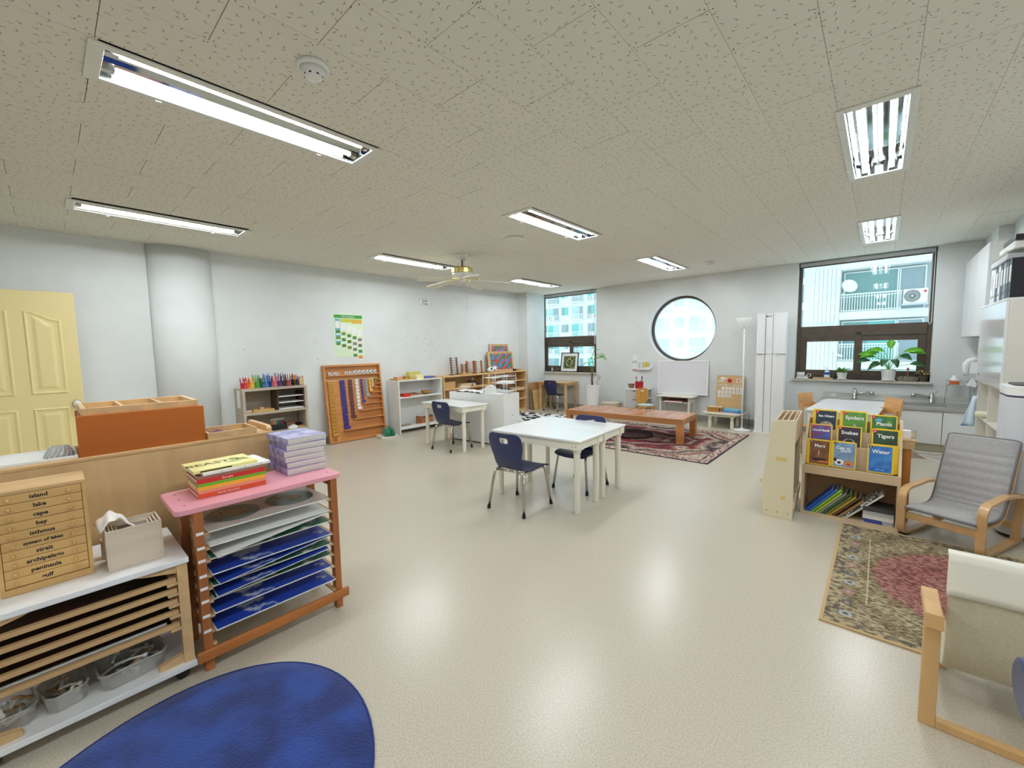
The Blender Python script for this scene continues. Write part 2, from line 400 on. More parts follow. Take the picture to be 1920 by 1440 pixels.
for nm, W in (('trim_4', W1), ('trim_5', W3)): struct(nm, bx(W[0] - .02, W[1] + .02, YB - .05, YB + .12, .78, .815), STONE, 'pale stone window sill', bevel=.004)
rf = bpy.data.objects.new('window_2', None); COL.objects.link(rf); rf['kind'] = 'structure'; rf['label'] = 'round window with brown ring frame and pale frosted pane'; rf.location = (RC[0], YB, RC[1])
fm = MB(); n = 64
for k in range(n):
    pass
prof = [(.6, .135), (.556, .135), (.556, .19), (.6, .19)]
vs = [(r * math.cos(2 * PI * k / n), y, r * math.sin(2 * PI * k / n)) for k in range(n) for r, y in prof]
fm.add(vs, [(4 * k + j, 4 * ((k + 1) % n) + j, 4 * ((k + 1) % n) + (j + 1) % 4, 4 * k + (j + 1) % 4) for k in range(n) for j in range(4)])
part('window_frame', fm, BROWNF, rf)
pm = MB(); pm.prism([(.552 * math.cos(2 * PI * k / n), .552 * math.sin(2 * PI * k / n)) for k in range(n)], .16, .166, 'y'); part('window_pane', pm, FROST, rf)

# roller blinds rolled up at the window heads
for W, lab, cx in ((W1, 'grey roller blind rolled up over the corner window', -4.53), (W3, 'grey roller blind rolled up over the sink window', .455)):
    t = thing('roller_blind', lab, 'blind', ((W[0] + W[1]) / 2, YB + .06, 2.5), group='rolled-up window blinds'); h = (W[1] - W[0]) / 2 - .02
    part('blind_roll', MB().cyl((-h, 0, .035), (h, 0, .035), .032, n=16), LGREY, t, smooth=True)
    part('bottom_bar', bx(-h, h, -.01, .01, -.012, .003), BROWNF, t)
    c = MB(); xx = cx - (W[0] + W[1]) / 2; zb = -.9 if cx > 0 else -1.05
    c.tube([(xx - .012, -.045, .03), (xx - .014, -.045, zb), (xx, -.045, zb - .03), (xx + .014, -.045, zb), (xx + .012, -.045, .03)], .004, 6)
    part('pull_chain', c, WHITE, t)

# yellow door folded back against the left wall
CREAM = plain('cream_door_paint', (240, 222, 160), .4)
dr = bpy.data.objects.new('door_1', None); COL.objects.link(dr); dr['kind'] = 'structure'; dr['label'] = 'pale yellow panelled door standing open against the left wall'; dr.location = (-5.95, -.155, 0)
part('door_leaf', bx(-.04, 0, -.385, .385, .01, 1.965), CREAM, dr, bevel=.004)
def door_panel(y0, y1, z0, z1, arch):
    def outline(k):
        a, b_, c, d = y0 + k, y1 - k, z0 + k, z1 - k
        if not arch: return [(a, c), (b_, c), (b_, d), (a, d)]
        hi = a if abs(a) < abs(b_) else b_; pts = [(a, c), (b_, c)]
        for i in range(9):
            y = b_ + (a - b_) * i / 8; t = abs(y - hi) / (b_ - a); pts.append((y, d - .075 * (1 - math.cos(PI * min(1, t * 1.05))) / 2))
        return pts
    m = MB(); lev = [(0, .0005), (.012, .009), (.03, .002), (.05, .0015), (.075, .009)]
    rings = [outline(k) for k, _ in lev]; n = len(rings[0]); vs = [(h, p[0], p[1]) for r, (_, h) in zip(rings, lev) for p in r]
    fs = [(i * n + k, i * n + (k + 1) % n, (i + 1) * n + (k + 1) % n, (i + 1) * n + k) for i in range(len(lev) - 1) for k in range(n)] + [tuple(range((len(lev) - 1) * n, len(lev) * n))]
    return m.add(vs, fs)
for s_ in (-1, 1):
    a, b_ = sorted((s_ * .045, s_ * .285))
    part('door_panel', door_panel(a, b_, .99, 1.78, True), CREAM, dr); part('door_panel', door_panel(a, b_, .2, .86, False), CREAM, dr)
kn = MB().cyl((0, .335, .885), (.012, .335, .885), .034, .03, 20).cyl((.012, .335, .885), (.03, .335, .885), .012, n=12)
part('rosette', kn, CHROME, dr, smooth=False); part('door_knob', MB().ball((.05, .335, .885), (.024, .03, .03), 16, 10), WHITEG, dr, smooth=True)

# ---------------------------------------------------------------- ceiling lights
REFL = plain('lamp_reflector', (190, 196, 196), .06, metal=1)
FLNG = plain('lamp_flange', (226, 226, 218), .4)
TUBEM = mat('lit_tube', (244, 250, 255), .5, emit=TUBE)
def make_light(cx, y0, y1, label):
    L = y1 - y0; t = thing('ceiling_light', label, 'light', (cx, (y0 + y1) / 2, ZC), group='recessed twin-tube ceiling lights'); h = L / 2
    f = MB(); z0, z1 = -.008, .0
    f.box(-.165, -.128, -h, h, z0, z1); f.box(.128, .165, -h, h, z0, z1); f.box(-.128, .128, -h, -h + .05, z0, z1); f.box(-.128, .128, h - .05, h, z0, z1)
    part('flange', f, FLNG, t, bevel=.002)
    r = MB(); prof = [(-.128, 0), (-.118, .045), (-.085, .068), (-.05, .066), (-.016, .026), (0, .012), (.016, .026), (.05, .066), (.085, .068), (.118, .045), (.128, 0)]
    n = len(prof); e = h - .05
    r.add([(x, -e, z) for x, z in prof] + [(x, e, z) for x, z in prof], [(k, k + 1, n + k + 1, n + k) for k in range(n - 1)])
    for s_ in (-1, 1): r.add([(-.128, s_ * e, 0), (-.128, s_ * e, .07), (.128, s_ * e, .07), (.128, s_ * e, 0)], [(0, 1, 2, 3)])
    part('reflector', r, REFL, t)
    for s_ in (-1, 1):
        part('tube', MB().cyl((s_ * .072, -e + .05, .0215), (s_ * .072, e - .05, .0215), .0125, n=12), TUBEM, t, smooth=True)
        for q in (-1, 1): part('socket', bx(s_ * .072 - .016, s_ * .072 + .016, min(q * (e - .045), q * (e - .002)), max(q * (e - .045), q * (e - .002)), .008, .055), CHROME, t)
    for q in (-1, 1): part('clip', bx(-.1655, -.15, q * h * .6 - .012, q * h * .6 + .012, -.014, -.008), FLNG, t)
    return t
LL = {(-4.93, -2.49): 'twin-tube ceiling light behind the viewer over the yellow door', (-2.5, -2.49): 'added unseen twin-tube light behind the viewer in the middle row', (-.075, -2.49): 'added unseen twin-tube light behind the viewer on the sink side', (-.075, .2): 'added unseen twin-tube light straight above the viewer', (-4.93, .2): 'long twin-tube ceiling light above the half-round column', (-4.93, 2.89): 'twin-tube ceiling light left of the ceiling fan', (-4.93, 5.6): 'twin-tube ceiling light nearest the corner window',
      (-2.5, .2): 'large twin-tube ceiling light nearest the viewer beside the smoke detector', (-2.5, 2.89): 'twin-tube ceiling light in the middle beside the round white plate', (-2.5, 5.6): 'twin-tube ceiling light in front of the round window',
      (-.075, 2.89): 'wide-looking twin-tube ceiling light nearest on the sink side', (-.075, 5.6): 'small-looking twin-tube ceiling light just before the sink window'}
for cx, y0, y1 in LIGHTS: make_light(cx, y0, y1, LL[(cx, y0)])
def detector(x, y, label):
    t = thing('smoke_detector', label, 'smoke detector', (x, y, ZC), group='ceiling smoke detectors')
    part('mounting_plate', MB().lathe([(.065, -.002), (.065, -.012), (.058, -.018)][::-1] + [], n=28), WHITE, t, smooth=False)
    part('housing', MB().lathe([(.02, -.052), (.034, -.05), (.042, -.036), (.055, -.018)], n=28), WHITE, t, smooth=True)
    v = MB()
    for k in range(8): a = 2 * PI * k / 8; v.box(-.005, .005, .0375, .0385, -.048, -.038, Matrix.Rotation(a, 4, 'Z'))
    part('vents', v, BLACK, t)
detector(-1.88, .86, 'white smoke detector beside the large near light')
detector(-1.94, 6.6, 'small white smoke detector near the window wall')
solo('ceiling_plate', 'flat round cream plate on the ceiling', 'ceiling plate', MB().lathe([(.1, 0), (.105, -.003), (.105, -.012)][::-1], n=36), FLNG, (-3.1, 3.56, ZC))

# ceiling fan
fan = thing('ceiling_fan', 'white five-blade ceiling fan with brass band and pull chain', 'fan', (-4.11, 3.68, ZC))
BRASS = plain('brass', (214, 200, 130), .25, metal=.7)
part('canopy', MB().lathe([(.035, -.075), (.05, -.06), (.085, -.004), (.085, 0)], n=24), WHITE, fan, smooth=True)
part('downrod', MB().cyl((0, 0, -.17), (0, 0, -.07), .011, n=10).ball((0, 0, -.15), .018), DGREY, fan)
part('motor_band', MB().lathe([(.13, -.24), (.14, -.235), (.14, -.185), (.12, -.165), (.02, -.16)], n=32), BRASS, fan)
part('motor_cap', MB().lathe([(.035, -.345), (.05, -.335), (.05, -.29), (.12, -.27), (.135, -.241)], n=32), WHITE, fan, smooth=True)
BL = MB().prism([(.17, -.05), (.2, -.062), (.56, -.072), (.61, -.06), (.625, -.03), (.625, .03), (.61, .06), (.56, .072), (.2, .062), (.17, .05)], -.004, .004, 'z').mesh('blade', plain('fan_blade', (226, 220, 200), .4))
for k in range(5):
    a = math.radians(43 + 72 * k)
    o = link('blade', BL, fan, loc=(0, 0, -.305), rot=(math.radians(9) * 1, .1, a), bevel=.002)
    part('blade_arm', bx(.06, .24, -.014, .014, -.31, -.298).prism([(.2, -.04), (.24, 0), (.2, .04), (.17, 0)], -.306, -.298, 'z'), BRASS, fan, rot=(0, .05, a))
part('pull_chain', MB().cyl((.05, .02, -.68), (.05, .02, -.34), .0025, n=6).ball((.05, .02, -.685), .008), LGREY, fan)

# ---------------------------------------------------------------- outside the windows
OWALL = mat('outside_white_wall', (232, 236, 236), .8, rgb2=(222, 228, 230), scale=.6)
OGLASS = plain('outside_green_glass', (120, 160, 158), .15); OGL2 = plain('outside_grey_glass', (150, 165, 172), .2); OCURT = plain('outside_teal_glass', (110, 190, 186), .3)
nb = thing('apartment_building', 'pale apartment block with balconies close outside the sink window', 'building', (-3.7, 31, -9))
def rel(mb, o): mb.v = [(a - o.location.x, b_ - o.location.y, c - o.location.z) for a, b_, c in mb.v]; return mb
part('end_wall', rel(bx(-3.7, -1.95, 31.1, 36, -9, 15), nb), OWALL, nb)
for k in range(7): part('wall_panel', rel(bx(-3.35 + .2 * k, -3.165 + .2 * k, 31.0, 31.1, 2.6 + (k < 2) * .0, 5.75), nb), OWALL, nb); part('wall_panel', rel(bx(-3.35 + .2 * k, -3.165 + .2 * k, 31.0, 31.1, -6, 2.45), nb), OWALL, nb)
part('core_wall', rel(bx(-1.95, 9, 32.1, 36, -9, 15), nb), OWALL, nb)
for k in (-2, -1, 0, 1):
    z0 = 3.14 + 2.85 * k
    part('balcony_slab', rel(bx(-1.95, 9, 31, 32.1, z0 - .42, z0), nb), OWALL, nb)
    for j in range(3):
        xo = -1.85 + 3.75 * j; fr = MB()
        for a, b_ in ((0, 2.4), (2.42, 3.5)): ringbox(fr, xo + a, xo + b_, z0 + .02, z0 + 2.35, .06, 31.85, 31.95)
        fo = part('window_frame', rel(fr, nb), WHITE, nb)
        for a, b_, m in ((.05, 1.2, OGLASS), (1.2, 2.35, OCURT if (j + k) % 2 else OGLASS), (2.47, 3.45, OGL2)): part('window_pane', rel(bx(xo + a, xo + b_, 31.9, 31.92, z0 + .06, z0 + 2.3), nb), m, nb)
    rl = MB(); xe = .68
    rl.box(-1.9, xe, 31.0, 31.05, z0 + .97, z0 + 1.03); rl.box(-1.9, xe, 31.0, 31.05, z0 + .84, z0 + .87); rl.box(-1.9, xe, 31.0, 31.05, z0 + .06, z0 + .1)
    for i in range(22): rl.box(-1.88 + i * .12, -1.85 + i * .12, 31.01, 31.04, z0, z0 + .97)
    part('railing', rel(rl, nb), WHITE, nb)
ou = thing('outdoor_unit', 'white air conditioner outdoor unit on the balcony outside', 'air conditioner', (1.2, 30.75, 3.4)); part('casing', bx(-.46, .46, -.18, .18, 0, .74), WHITE, ou, bevel=.02)
g = MB(); RYX = Matrix.Rotation(PI / 2, 4, 'X')
for r in (.08, .14, .2, .26, .3): g.tube([(-.12 + r * math.cos(a * PI / 12), -.19, .37 + r * math.sin(a * PI / 12)) for a in range(24)], .012, 5, closed=True)
for a in range(16): g.cyl((-.12 + .05 * math.cos(a * PI / 8), -.19, .37 + .05 * math.sin(a * PI / 8)), (-.12 + .3 * math.cos(a * PI / 8), -.19, .37 + .3 * math.sin(a * PI / 8)), .009, n=5)
part('fan_grille', g, DGREY, ou); part('badge', MB().cyl((.36, -.2, .58), (.36, -.18, .58), .06), RED, ou); part('bracket', bx(-.5, .5, -.18, .3, -.08, 0), LGREY, ou)
ds = thing('satellite_dish', 'white satellite dish on the balcony corner outside', 'satellite dish', (-1.55, 30.6, 4.55)); D = MB()
D.grid(lambda u, v_: (Matrix.Rotation(.5, 4, 'Z') @ Matrix.Rotation(1.25, 4, 'X') @ Vector((.38 * v_ * math.cos(2 * PI * u), .38 * v_ * math.sin(2 * PI * u), .1 * v_ * v_))), 20, 4)
part('reflector', D, WHITE, ds, smooth=True, solid=.02); part('mount', MB().tube([(0, .05, -.02), (-.2, .2, -.3), (-.32, .42, -.38)], .03), LGREY, ds)
pp = solo('drain_pipe', 'white bent pipe on the grooved wall outside', 'pipe', MB().tube([(0, 0, 2.0), (-.02, 0, .8), (0, 0, .35), (.12, 0, .1), (.4, 0, 0)], .06, 8), WHITE, (-2.1, 30.9, .6))
fb = thing('distant_apartment_block', 'far white apartment block with teal windows outside the corner window', 'building', (-34, 60, -12)); 
part('facade', rel(bx(-56, -14, 60, 66, -12, 26), fb), OWALL, fb)
PANES = [OCURT, OGLASS, OGL2, plain('outside_pale_glass', (176, 205, 205), .3)]
wf = {}; k0 = 0
def unit_mesh(wd, m):
    key = (wd, m.name)
    if key not in wf: wf[key] = MB().box(0, wd, -.06, .02, 0, 1.55).mesh('window_pane', m)
    return wf[key]
frm = {}
q = MB(); q.box(0, 2.5, -.5, -.44, .9, .97); q.box(0, 2.5, -.5, -.44, .05, .12); q.box(0, 2.5, -.5, 0, -.12, 0)
for i in range(14): q.box(i * .19, .05 + i * .19, -.49, -.45, .05, .95)
frm['rail'] = q.mesh('railing', WHITE)
frm['ac'] = MB().box(0, .95, -.4, 0, 0, .75).mesh('condenser', WHITE)
frm['acg'] = MB().tube([(.4 + .26 * math.cos(a * PI / 8), -.41, .38 + .26 * math.sin(a * PI / 8)) for a in range(16)], .04, 5, closed=True).mesh('condenser_fan', DGREY)
frm['band'] = MB().box(0, 9.7, -.12, 0, 0, .35).mesh('floor_band', OWALL)
wf2 = {}
def pane(wd, ht, m):
    key = (wd, ht, m.name)
    if key not in wf2: wf2[key] = MB().box(0, wd, -.05, .02, 0, ht).mesh('window_pane', m)
    return wf2[key]
for r in range(-4, 4):
    z0 = 6.1 + 2.9 * r
    for j in range(-1, 4):
        xo = -44.7 + 9.7 * j
        for i, (a, wd, zz, ht) in enumerate(((.1, 1.1, .1, 2.1), (1.3, 1.1, .1, 2.1), (3.0, .65, .9, 1.3), (3.75, .65, .9, 1.3), (5.1, 1.35, .1, 2.1), (6.6, .7, .1, 2.1), (8.2, .7, .1, 2.1), (9.0, .55, .1, 2.1))):
            k0 += 1; link('window_pane', pane(wd, ht, PANES[(k0 * 7 + r * 3) % 4]), fb, loc=(xo + a + 34, 0, z0 + zz + 12))
        link('railing', frm['rail'], fb, loc=(xo + 34, 0, z0 + 12)); link('railing', frm['rail'], fb, loc=(xo + 5.0 + 34, 0, z0 + 12))
        for a in ((8.6,) if (r + j) % 2 else (8.6, .9)):
            c = link('condenser', frm['ac'], fb, loc=(xo + a + 34, -.5 if a < 1 else 0, z0 + 12.05)); link('condenser_fan', frm['acg'], c)
        link('floor_band', frm['band'], fb, loc=(xo + 34, 0, z0 + 11.5))
# ---------------------------------------------------------------- left foreground
t = thing('storage_cabinet', 'plywood storage cabinet seen from its back, behind the two racks', 'cabinet', (-2.78, -.03, 0))
part('back_panel', bx(.18, .198, -.87, .87, 0, .882), PLY, t); part('top_board', bx(-.2, .198, -.87, .87, .882, .9), OAKLY, t, bevel=.004)
for y in (-.87, .852): part('end_panel', bx(-.2, .18, y, y + .018, 0, .882), PLY, t)
part('floor_board', bx(-.2, .18, -.852, .852, .06, .078), PLY, t)
part('end_rail', MB().prism([(-.18, .9), (.17, .9), (.17, .915), (.15, .93), (-.16, .93), (-.18, .915)], .845, .87, 'y'), OAKL, t, bevel=.003)
# white tray with ribbed dome
t = thing('serving_tray', 'shallow white tray on the plywood cabinet top', 'tray', (-2.745, -.15, .9)); T_ = MB()
T_.box(-.13, .13, -.22, .21, 0, .004)
for a in ((-.135, -.127, -.225, .215), (.127, .135, -.225, .215), (-.127, .127, -.225, -.217), (-.127, .127, .207, .215)): T_.box(*a, 0, .013)
part('tray_body', T_, WHITE, t, bevel=.002)
RIB = plain('ribbed_grey_plastic', (176, 170, 162), .25)
t = thing('ribbed_dome', 'grey ribbed plastic dome on the white tray', 'dome', (-2.69, .012, .9045))
part('dome', MB().lathe([(.046, 0), (.044, .012), (.034, .034), (.026, .046), (.024, .048)], n=28), RIB, t, smooth=True)
for k in range(16):
    a = 2 * PI * k / 16; part('rib', MB().tube([(.048 * math.cos(a), .048 * math.sin(a), .003), (.042 * math.cos(a + .25), .042 * math.sin(a + .25), .02), (.027 * math.cos(a + .5), .027 * math.sin(a + .5), .046)], .0028, 5), LGREY, t)
# orange box and compartment tray
t = thing('material_box', 'long orange-stained wooden box on the plywood cabinet', 'box', (-2.8, .298, .9))
part('front_board', bx(.172, .19, -.229, .229, 0, .18), ORANGE, t, bevel=.002)
part('back_board', bx(-.185, -.17, -.22, .22, 0, .175), ORANGE, t)
for y in (-.215, .203): part('side_board', bx(-.17, .172, y, y + .012, 0, .175), ORANGE, t)
part('lid', bx(-.185, .172, -.215, .215, .175, .179), ORANGE, t)
def open_tray(name, label, loc, lx, ly, h, m, div=0, wall=.01, cat='tray', rz=0, group=None):
    t = thing(name, label, cat, loc, rz, group)
    part('tray_base', bx(-lx + wall, lx - wall, -ly + wall, ly - wall, 0, .004), m, t)
    for nm, a in (('tray_side', (-lx, lx, -ly, -ly + wall)), ('tray_side', (-lx, lx, ly - wall, ly)), ('tray_side', (-lx, -lx + wall, -ly + wall, ly - wall)), ('tray_side', (lx - wall, lx, -ly + wall, ly - wall))): part(nm, bx(*a, 0, h), m, t, bevel=.001)
    for k in range(div): y = -ly + 2 * ly * (k + 1) / (div + 1); part('divider', bx(-lx + wall, lx - wall, y - .006, y + .006, .004, h - .003), m, t)
    return t
open_tray('compartment_tray', 'pale wooden tray with three compartments on the orange box', (-2.81, .298, 1.0795), .178, .211, .031, OAKL, 2, .018)
open_tray('card_tray', 'small wooden tray holding a purple cloth and white cards', (-2.7, .645, .9005), .11, .113, .034, OAKL)
cl = MB(); cl.grid(lambda u, v: (-.09 + .15 * u, -.1 + .13 * v, .006 + .03 * math.sin(PI * u) * (1 - v) ** .7 * (.8 + .3 * math.sin(9 * u + 5 * v)) + .004 * math.sin(14 * v + 3 * u)), 16, 14)
solo('folded_cloth', 'dark purple cloth bunched in the small wooden tray', 'cloth', cl, plain('plum_cloth', (92, 22, 62), .9, sheen=.3), (-2.7, .645, .9), smooth=True, solid=.004)
for k in range(3): solo('card', ['lowest white card in the small wooden tray', 'middle white card in the small wooden tray', 'uppermost white card in the small wooden tray'][k], 'card', bx(-.028, .028, -.04, .04, 0, .0012), PAPER, (-2.71 + .012 * k, .69 + .004 * k, .9052 + .0014 * k), .2 * k, 'white cards in the wooden tray')

# white-topped map rack on casters
t = thing('map_rack', 'low wheeled map rack with white top and pale wooden legs', 'rack', (-2.305, .035, 0))
part('top_board', bx(-.225, .225, -.295, .295, .497, .52), WHITEG, t, bevel=.003); part('base_board', bx(-.225, .235, -.295, .295, .055, .078), WHITEG, t, bevel=.003)
LEG = MB().box(-.017, .017, -.017, .017, .078, .497).mesh('leg', OAKL)
for x in (-.2, .2):
    for y in (-.272, .272): link('leg', LEG, t, loc=(x, y, 0))
for k, z in enumerate((.425, .381, .336, .29, .235)):
    for s_ in (-1, 1): part('runner', bx(-.21, .212, min(s_ * .255, s_ * .222), max(s_ * .255, s_ * .222), z - .012, z), OAKL, t)
for x in (-.205, .198):
    for s_ in (-1, 1):
        part('corner_brace', MB().prism([(s_ * .255, .078), (s_ * .19, .078), (s_ * .175, .083), (s_ * .18, .1), (s_ * .255, .115)], x - .012, x + .012, 'x'), OAKL, t)
        part('corner_brace', MB().prism([(s_ * .255, .497), (s_ * .12, .497), (s_ * .15, .485), (s_ * .255, .462)], x - .012, x + .012, 'x'), OAKL, t)
for x in (-.18, .18):
    for y in (-.25, .25):
        c = part('caster', MB().cyl((x - .012, y, .024), (x + .012, y, .024), .024, n=16), BLACK, t); part('caster_fork', bx(x - .018, x + .018, y - .02, y + .02, .046, .055), DGREY, c)
MAPD = mat('dark_puzzle_map', (66, 60, 44), .6, rgb2=(96, 62, 50), scale=9)
for k, z in enumerate((.425, .381, .336, .29, .235)):
    lab = ['topmost', 'second', 'middle', 'fourth', 'lowest'][k]
    q = thing('puzzle_tray', f'wooden framed puzzle tray, {lab} of five in the low white-topped rack', 'tray', (-2.3, .035, z + .0005), group='puzzle trays in the white-topped rack')
    part('frame_front', bx(.185, .205, -.252, .252, 0, .017), OAKLY, q, bevel=.001); part('frame_back', bx(-.205, -.185, -.252, .252, 0, .017), OAKLY, q)
    for s_ in (-1, 1): part('frame_side', bx(-.185, .185, min(s_ * .252, s_ * .232), max(s_ * .252, s_ * .232), 0, .017), OAKLY, q)
    part('map_panel', bx(-.185, .185, -.232, .232, .001, .006), MAPD, q)
solo('white_rod', 'thin white rod lying on the lowest puzzle tray', 'rod', MB().cyl((0, -.24, .008), (0, .22, .008), .006, n=8), WHITE, (-2.135, .03, .2408))
def clear_box(loc, lx, ly, h, label, rz=0, n=9, seed=1, lid=False):
    random.seed(seed); t = thing('clear_container', label, 'container', loc, rz, 'clear containers on the low rack base')
    b = MB(); pr = lambda k, z: [(sx * (lx - c), sy * (ly - d), z) for sx, sy, c, d in ((-1, -1, 0, k), (-1, -1, k, 0), (1, -1, k, 0), (1, -1, 0, k), (1, 1, 0, k), (1, 1, k, 0), (-1, 1, k, 0), (-1, 1, 0, k))]
    lv = [(.9, .004, .02), (1, h, .025)]
    vs = [(x * s_, y * s_, z) for s_, z_, k in lv for x, y, z in pr(k, z_)]
    b.add(vs, [(k, (k + 1) % 8, 8 + (k + 1) % 8, 8 + k) for k in range(8)] + [tuple(range(8))[::-1]])
    part('container_wall', b, CLEARP, t, solid=.002)
    r = MB(); r.tube([(x, y, z) for x, y, z in pr(.02, h)], .004, 6, closed=True); part('rim', r, CLEARP, t)
    if lid: part('lid', bx(-lx, lx, -ly, ly, h + .004, h + .012), CLEARP, t, bevel=.003)
    for k in range(n):
        a = random.uniform(0, PI); x, y = random.uniform(-.5, .5) * lx, random.uniform(-.55, .55) * ly; l = random.uniform(.3, .55) * min(lx, ly); z = .012 + (k / n) * h * .85
        m = [WHITE, OFFW, LGREY, CARD][k % 4]
        part('part_inside', MB().tube([(x - l * math.cos(a), y - l * math.sin(a), z), (x, y, z + .006), (x + l * math.cos(a), y + l * math.sin(a), z + .002)], .005, 6).ball((x + l * math.cos(a), y + l * math.sin(a), z + .002), .009, 8, 5), m, t)
    random.seed(7)
clear_box((-2.21, .14, .0785), .085, .1, .065, 'clear tub of white rods and rings, nearest the rack end', .1, 10, 3)
clear_box((-2.21, -.045, .0785), .075, .055, .06, 'small clear tub with a torn label and pale sticks', .2, 8, 4)
clear_box((-2.21, -.175, .0785), .075, .06, .06, 'clear tub of pale figures at the left picture edge', .1, 8, 5)
clear_box((-2.4, .12, .0785), .085, .11, .09, 'tall lidded clear tub at the back of the low rack', 0, 8, 6, True)

# landform cabinet
t = thing('landform_cabinet', 'wooden ten-drawer cabinet with landform names on the low rack', 'cabinet', (-2.295, -.047, .5205))
HON = wood('honey_wood', (222, 178, 112), .88, 'y', .4)
part('top_panel', bx(-.09, .09, -.113, .113, .353, .366), OAKLY, t, bevel=.002); part('bottom_panel', bx(-.09, .09, -.113, .113, 0, .024), HON, t, bevel=.002)
for y in (-.113, .102): part('side_panel', bx(-.09, .09, y, y + .011, .024, .353), HON, t)
part('rear_panel', bx(-.09, -.085, -.102, .102, .024, .353), HON, t)
for k, nm in enumerate('island,lake,cape,bay,isthmus,system of lakes,strait,archipelago,peninsula,gulf'.split(',')):
    z1 = .352 - .0327 * k; d = part('drawer', bx(-.08, .087, -.101, .101, z1 - .0312, z1), HON, t, bevel=.0012)
    for y in (-.075, .068): part('knob', MB().cyl((.087, y, z1 - .017), (.092, y, z1 - .017), .003, n=8).ball((.0955, y, z1 - .017), .0055, 10, 6), HON, d, smooth=True)
    lettering(nm, .0195 if nm != 'system of lakes' else .0155, INK, d, (.0876, -.004, z1 - .016), RXL, bold=.0006)
# nesting boxes
def open_box(parent, lx0, lx1, ly0, ly1, z0, z1, w_, m, nm='box_side'):
    for a in ((lx0, lx1, ly0, ly0 + w_), (lx0, lx1, ly1 - w_, ly1), (lx0, lx0 + w_, ly0 + w_, ly1 - w_), (lx1 - w_, lx1, ly0 + w_, ly1 - w_)): part(nm, bx(*a, z0, z1), m, parent, bevel=.0008)
    part('box_base', bx(lx0 + w_, lx1 - w_, ly0 + w_, ly1 - w_, z0, z0 + .005), m, parent)
for k in range(4):
    d = .0105 * k; t = thing('nesting_box', ['largest whitewashed open wooden box on the low rack', 'second box nested inside the largest whitewashed box', 'third box nested inside the whitewashed boxes', 'smallest innermost box of the whitewashed nest'][k], 'box', (-2.225, .183, .5205 + .0055 * k), group='nested whitewashed boxes')
    open_box(t, -.068 + d, .068 - d, -.082 + d, .082 - d, 0, .157 - .0095 * k, .006, PALE)
k9 = MB(); k9.grid(lambda u, v: (-.035 + .075 * v + .008 * math.sin(8 * u), -.105 + .105 * u + .012 * v, .145 + .06 * math.sin(PI * min(1, u * .9 + .12)) - .012 * v + .005 * math.sin(18 * u + 4 * v)), 18, 10)
solo('white_cloth', 'crumpled white cloth sticking out of the nested boxes', 'cloth', k9, plain('cotton', (240, 238, 234), .9), (-2.225, .183, .5205), smooth=True, solid=.004)
t = thing('pencil_box', 'narrow pale wooden box behind the nested boxes', 'box', (-2.345, .13, .5205)); open_box(t, -.02, .02, -.035, .03, 0, .075, .005, PALE); part('divider', bx(-.015, .015, -.006, -.002, .005, .073), PALE, t)

# pink-topped map rack
t = thing('map_stand', 'wooden map stand with pink top board beside the low rack', 'rack', (-2.245, .64, 0))
poly = []
for cx, cy, a0 in ((.14, .315, 0), (-.14, .315, 90), (-.14, -.315, 180), (.14, -.315, 270)):
    for k in range(7): a = math.radians(a0 + 15 * k); poly.append((cx + .028 * math.cos(a), cy + .028 * math.sin(a)))
part('top_board', MB().prism(poly, .692, .715, 'z'), PINK, t, bevel=.003)
for y in (-.3, .3):
    for x in (-.1, 0, .1): part('screw', MB().cyl((x, y, .7145), (x, y, .7158), .004, n=8), DGREY, t)
LEG = MB().box(-.02, .02, -.016, .016, 0, .692).mesh('leg', REDW)
for x in (-.13, .145):
    for y in (-.268, .3): link('leg', LEG, t, loc=(x, y, 0), bevel=.002)
for x0 in (.166, -.165): part('stretcher', bx(x0, x0 + .018, -.31, .345, .055, .1), REDWY, t, bevel=.004)
for y in (-.268, .3): part('side_rail', bx(-.11, .125, y - .009, y + .009, .655, .69), REDW, t)
ZLV = (.6, .537, .482, .416, .362, .305, .241, .175)
for z in ZLV + (.115,):
    for y in (-.245, .277): part('runner', MB().prism([(-.14, z - .018), (.16, z - .018), (.166, z - .012), (.15, z - .006), (-.14, z - .006)], y - .008, y + .008, 'y'), OAKL, t)
for z in ZLV: part('leg_label', bx(.1652, .1662, -.281, -.255, z - .006, z + .006), PAPER, t)
MAPB = mat('blue_world_map', (34, 70, 176), .35, rgb2=(206, 214, 224), scale=5, detail=6, lo=.56, hi=.6, coat=.2)
MAPG = mat('green_map', (40, 110, 92), .4, rgb2=(210, 214, 205), scale=6, detail=6, lo=.52, hi=.58)
GRB = plain('grey_board', (206, 202, 192), .4, coat=.2)
def map_board(label, z, m, edge, rz=0, tilt=0, w_=.255, d=.165, dx=0, dy=0, rx=0, th=.004, group='map sheets in the pink-topped stand'):
    q = thing('map_board', label, 'map', (-2.245 + dx, .657 + dy, z), (rx, tilt, rz), group)
    part('board', bx(-d, d, -w_, w_, 0, th), edge, q); part('map_face', bx(-d + .004, d - .004, -w_ + .004, w_ - .004, th, th + .0006), m, q); return q
q = map_board('pale board with two green hemisphere discs, topmost in the pink stand', .5945, GRB, WHITE)
for y in (-.125, .125):
    q_ = MB(); disc(q_, (0, y), .11, .0052, 36); part('hemisphere', q_, plain('hemisphere_green', (96, 126, 112), .3), q)
    c = MB(); disc(c, (.01, y + .02), .045, .0055, 9, ry=.035); disc(c, (-.04, y - .03), .03, .0055, 7, ry=.05); part('continent', c, plain('continent_tan', (170, 150, 96), .4), q)
    for s_ in (-1, 1): part('peg', MB().cyl((.03 * s_, y + .04 * s_, .005), (.03 * s_, y + .04 * s_, .014), .004, n=8), CHROME, q)
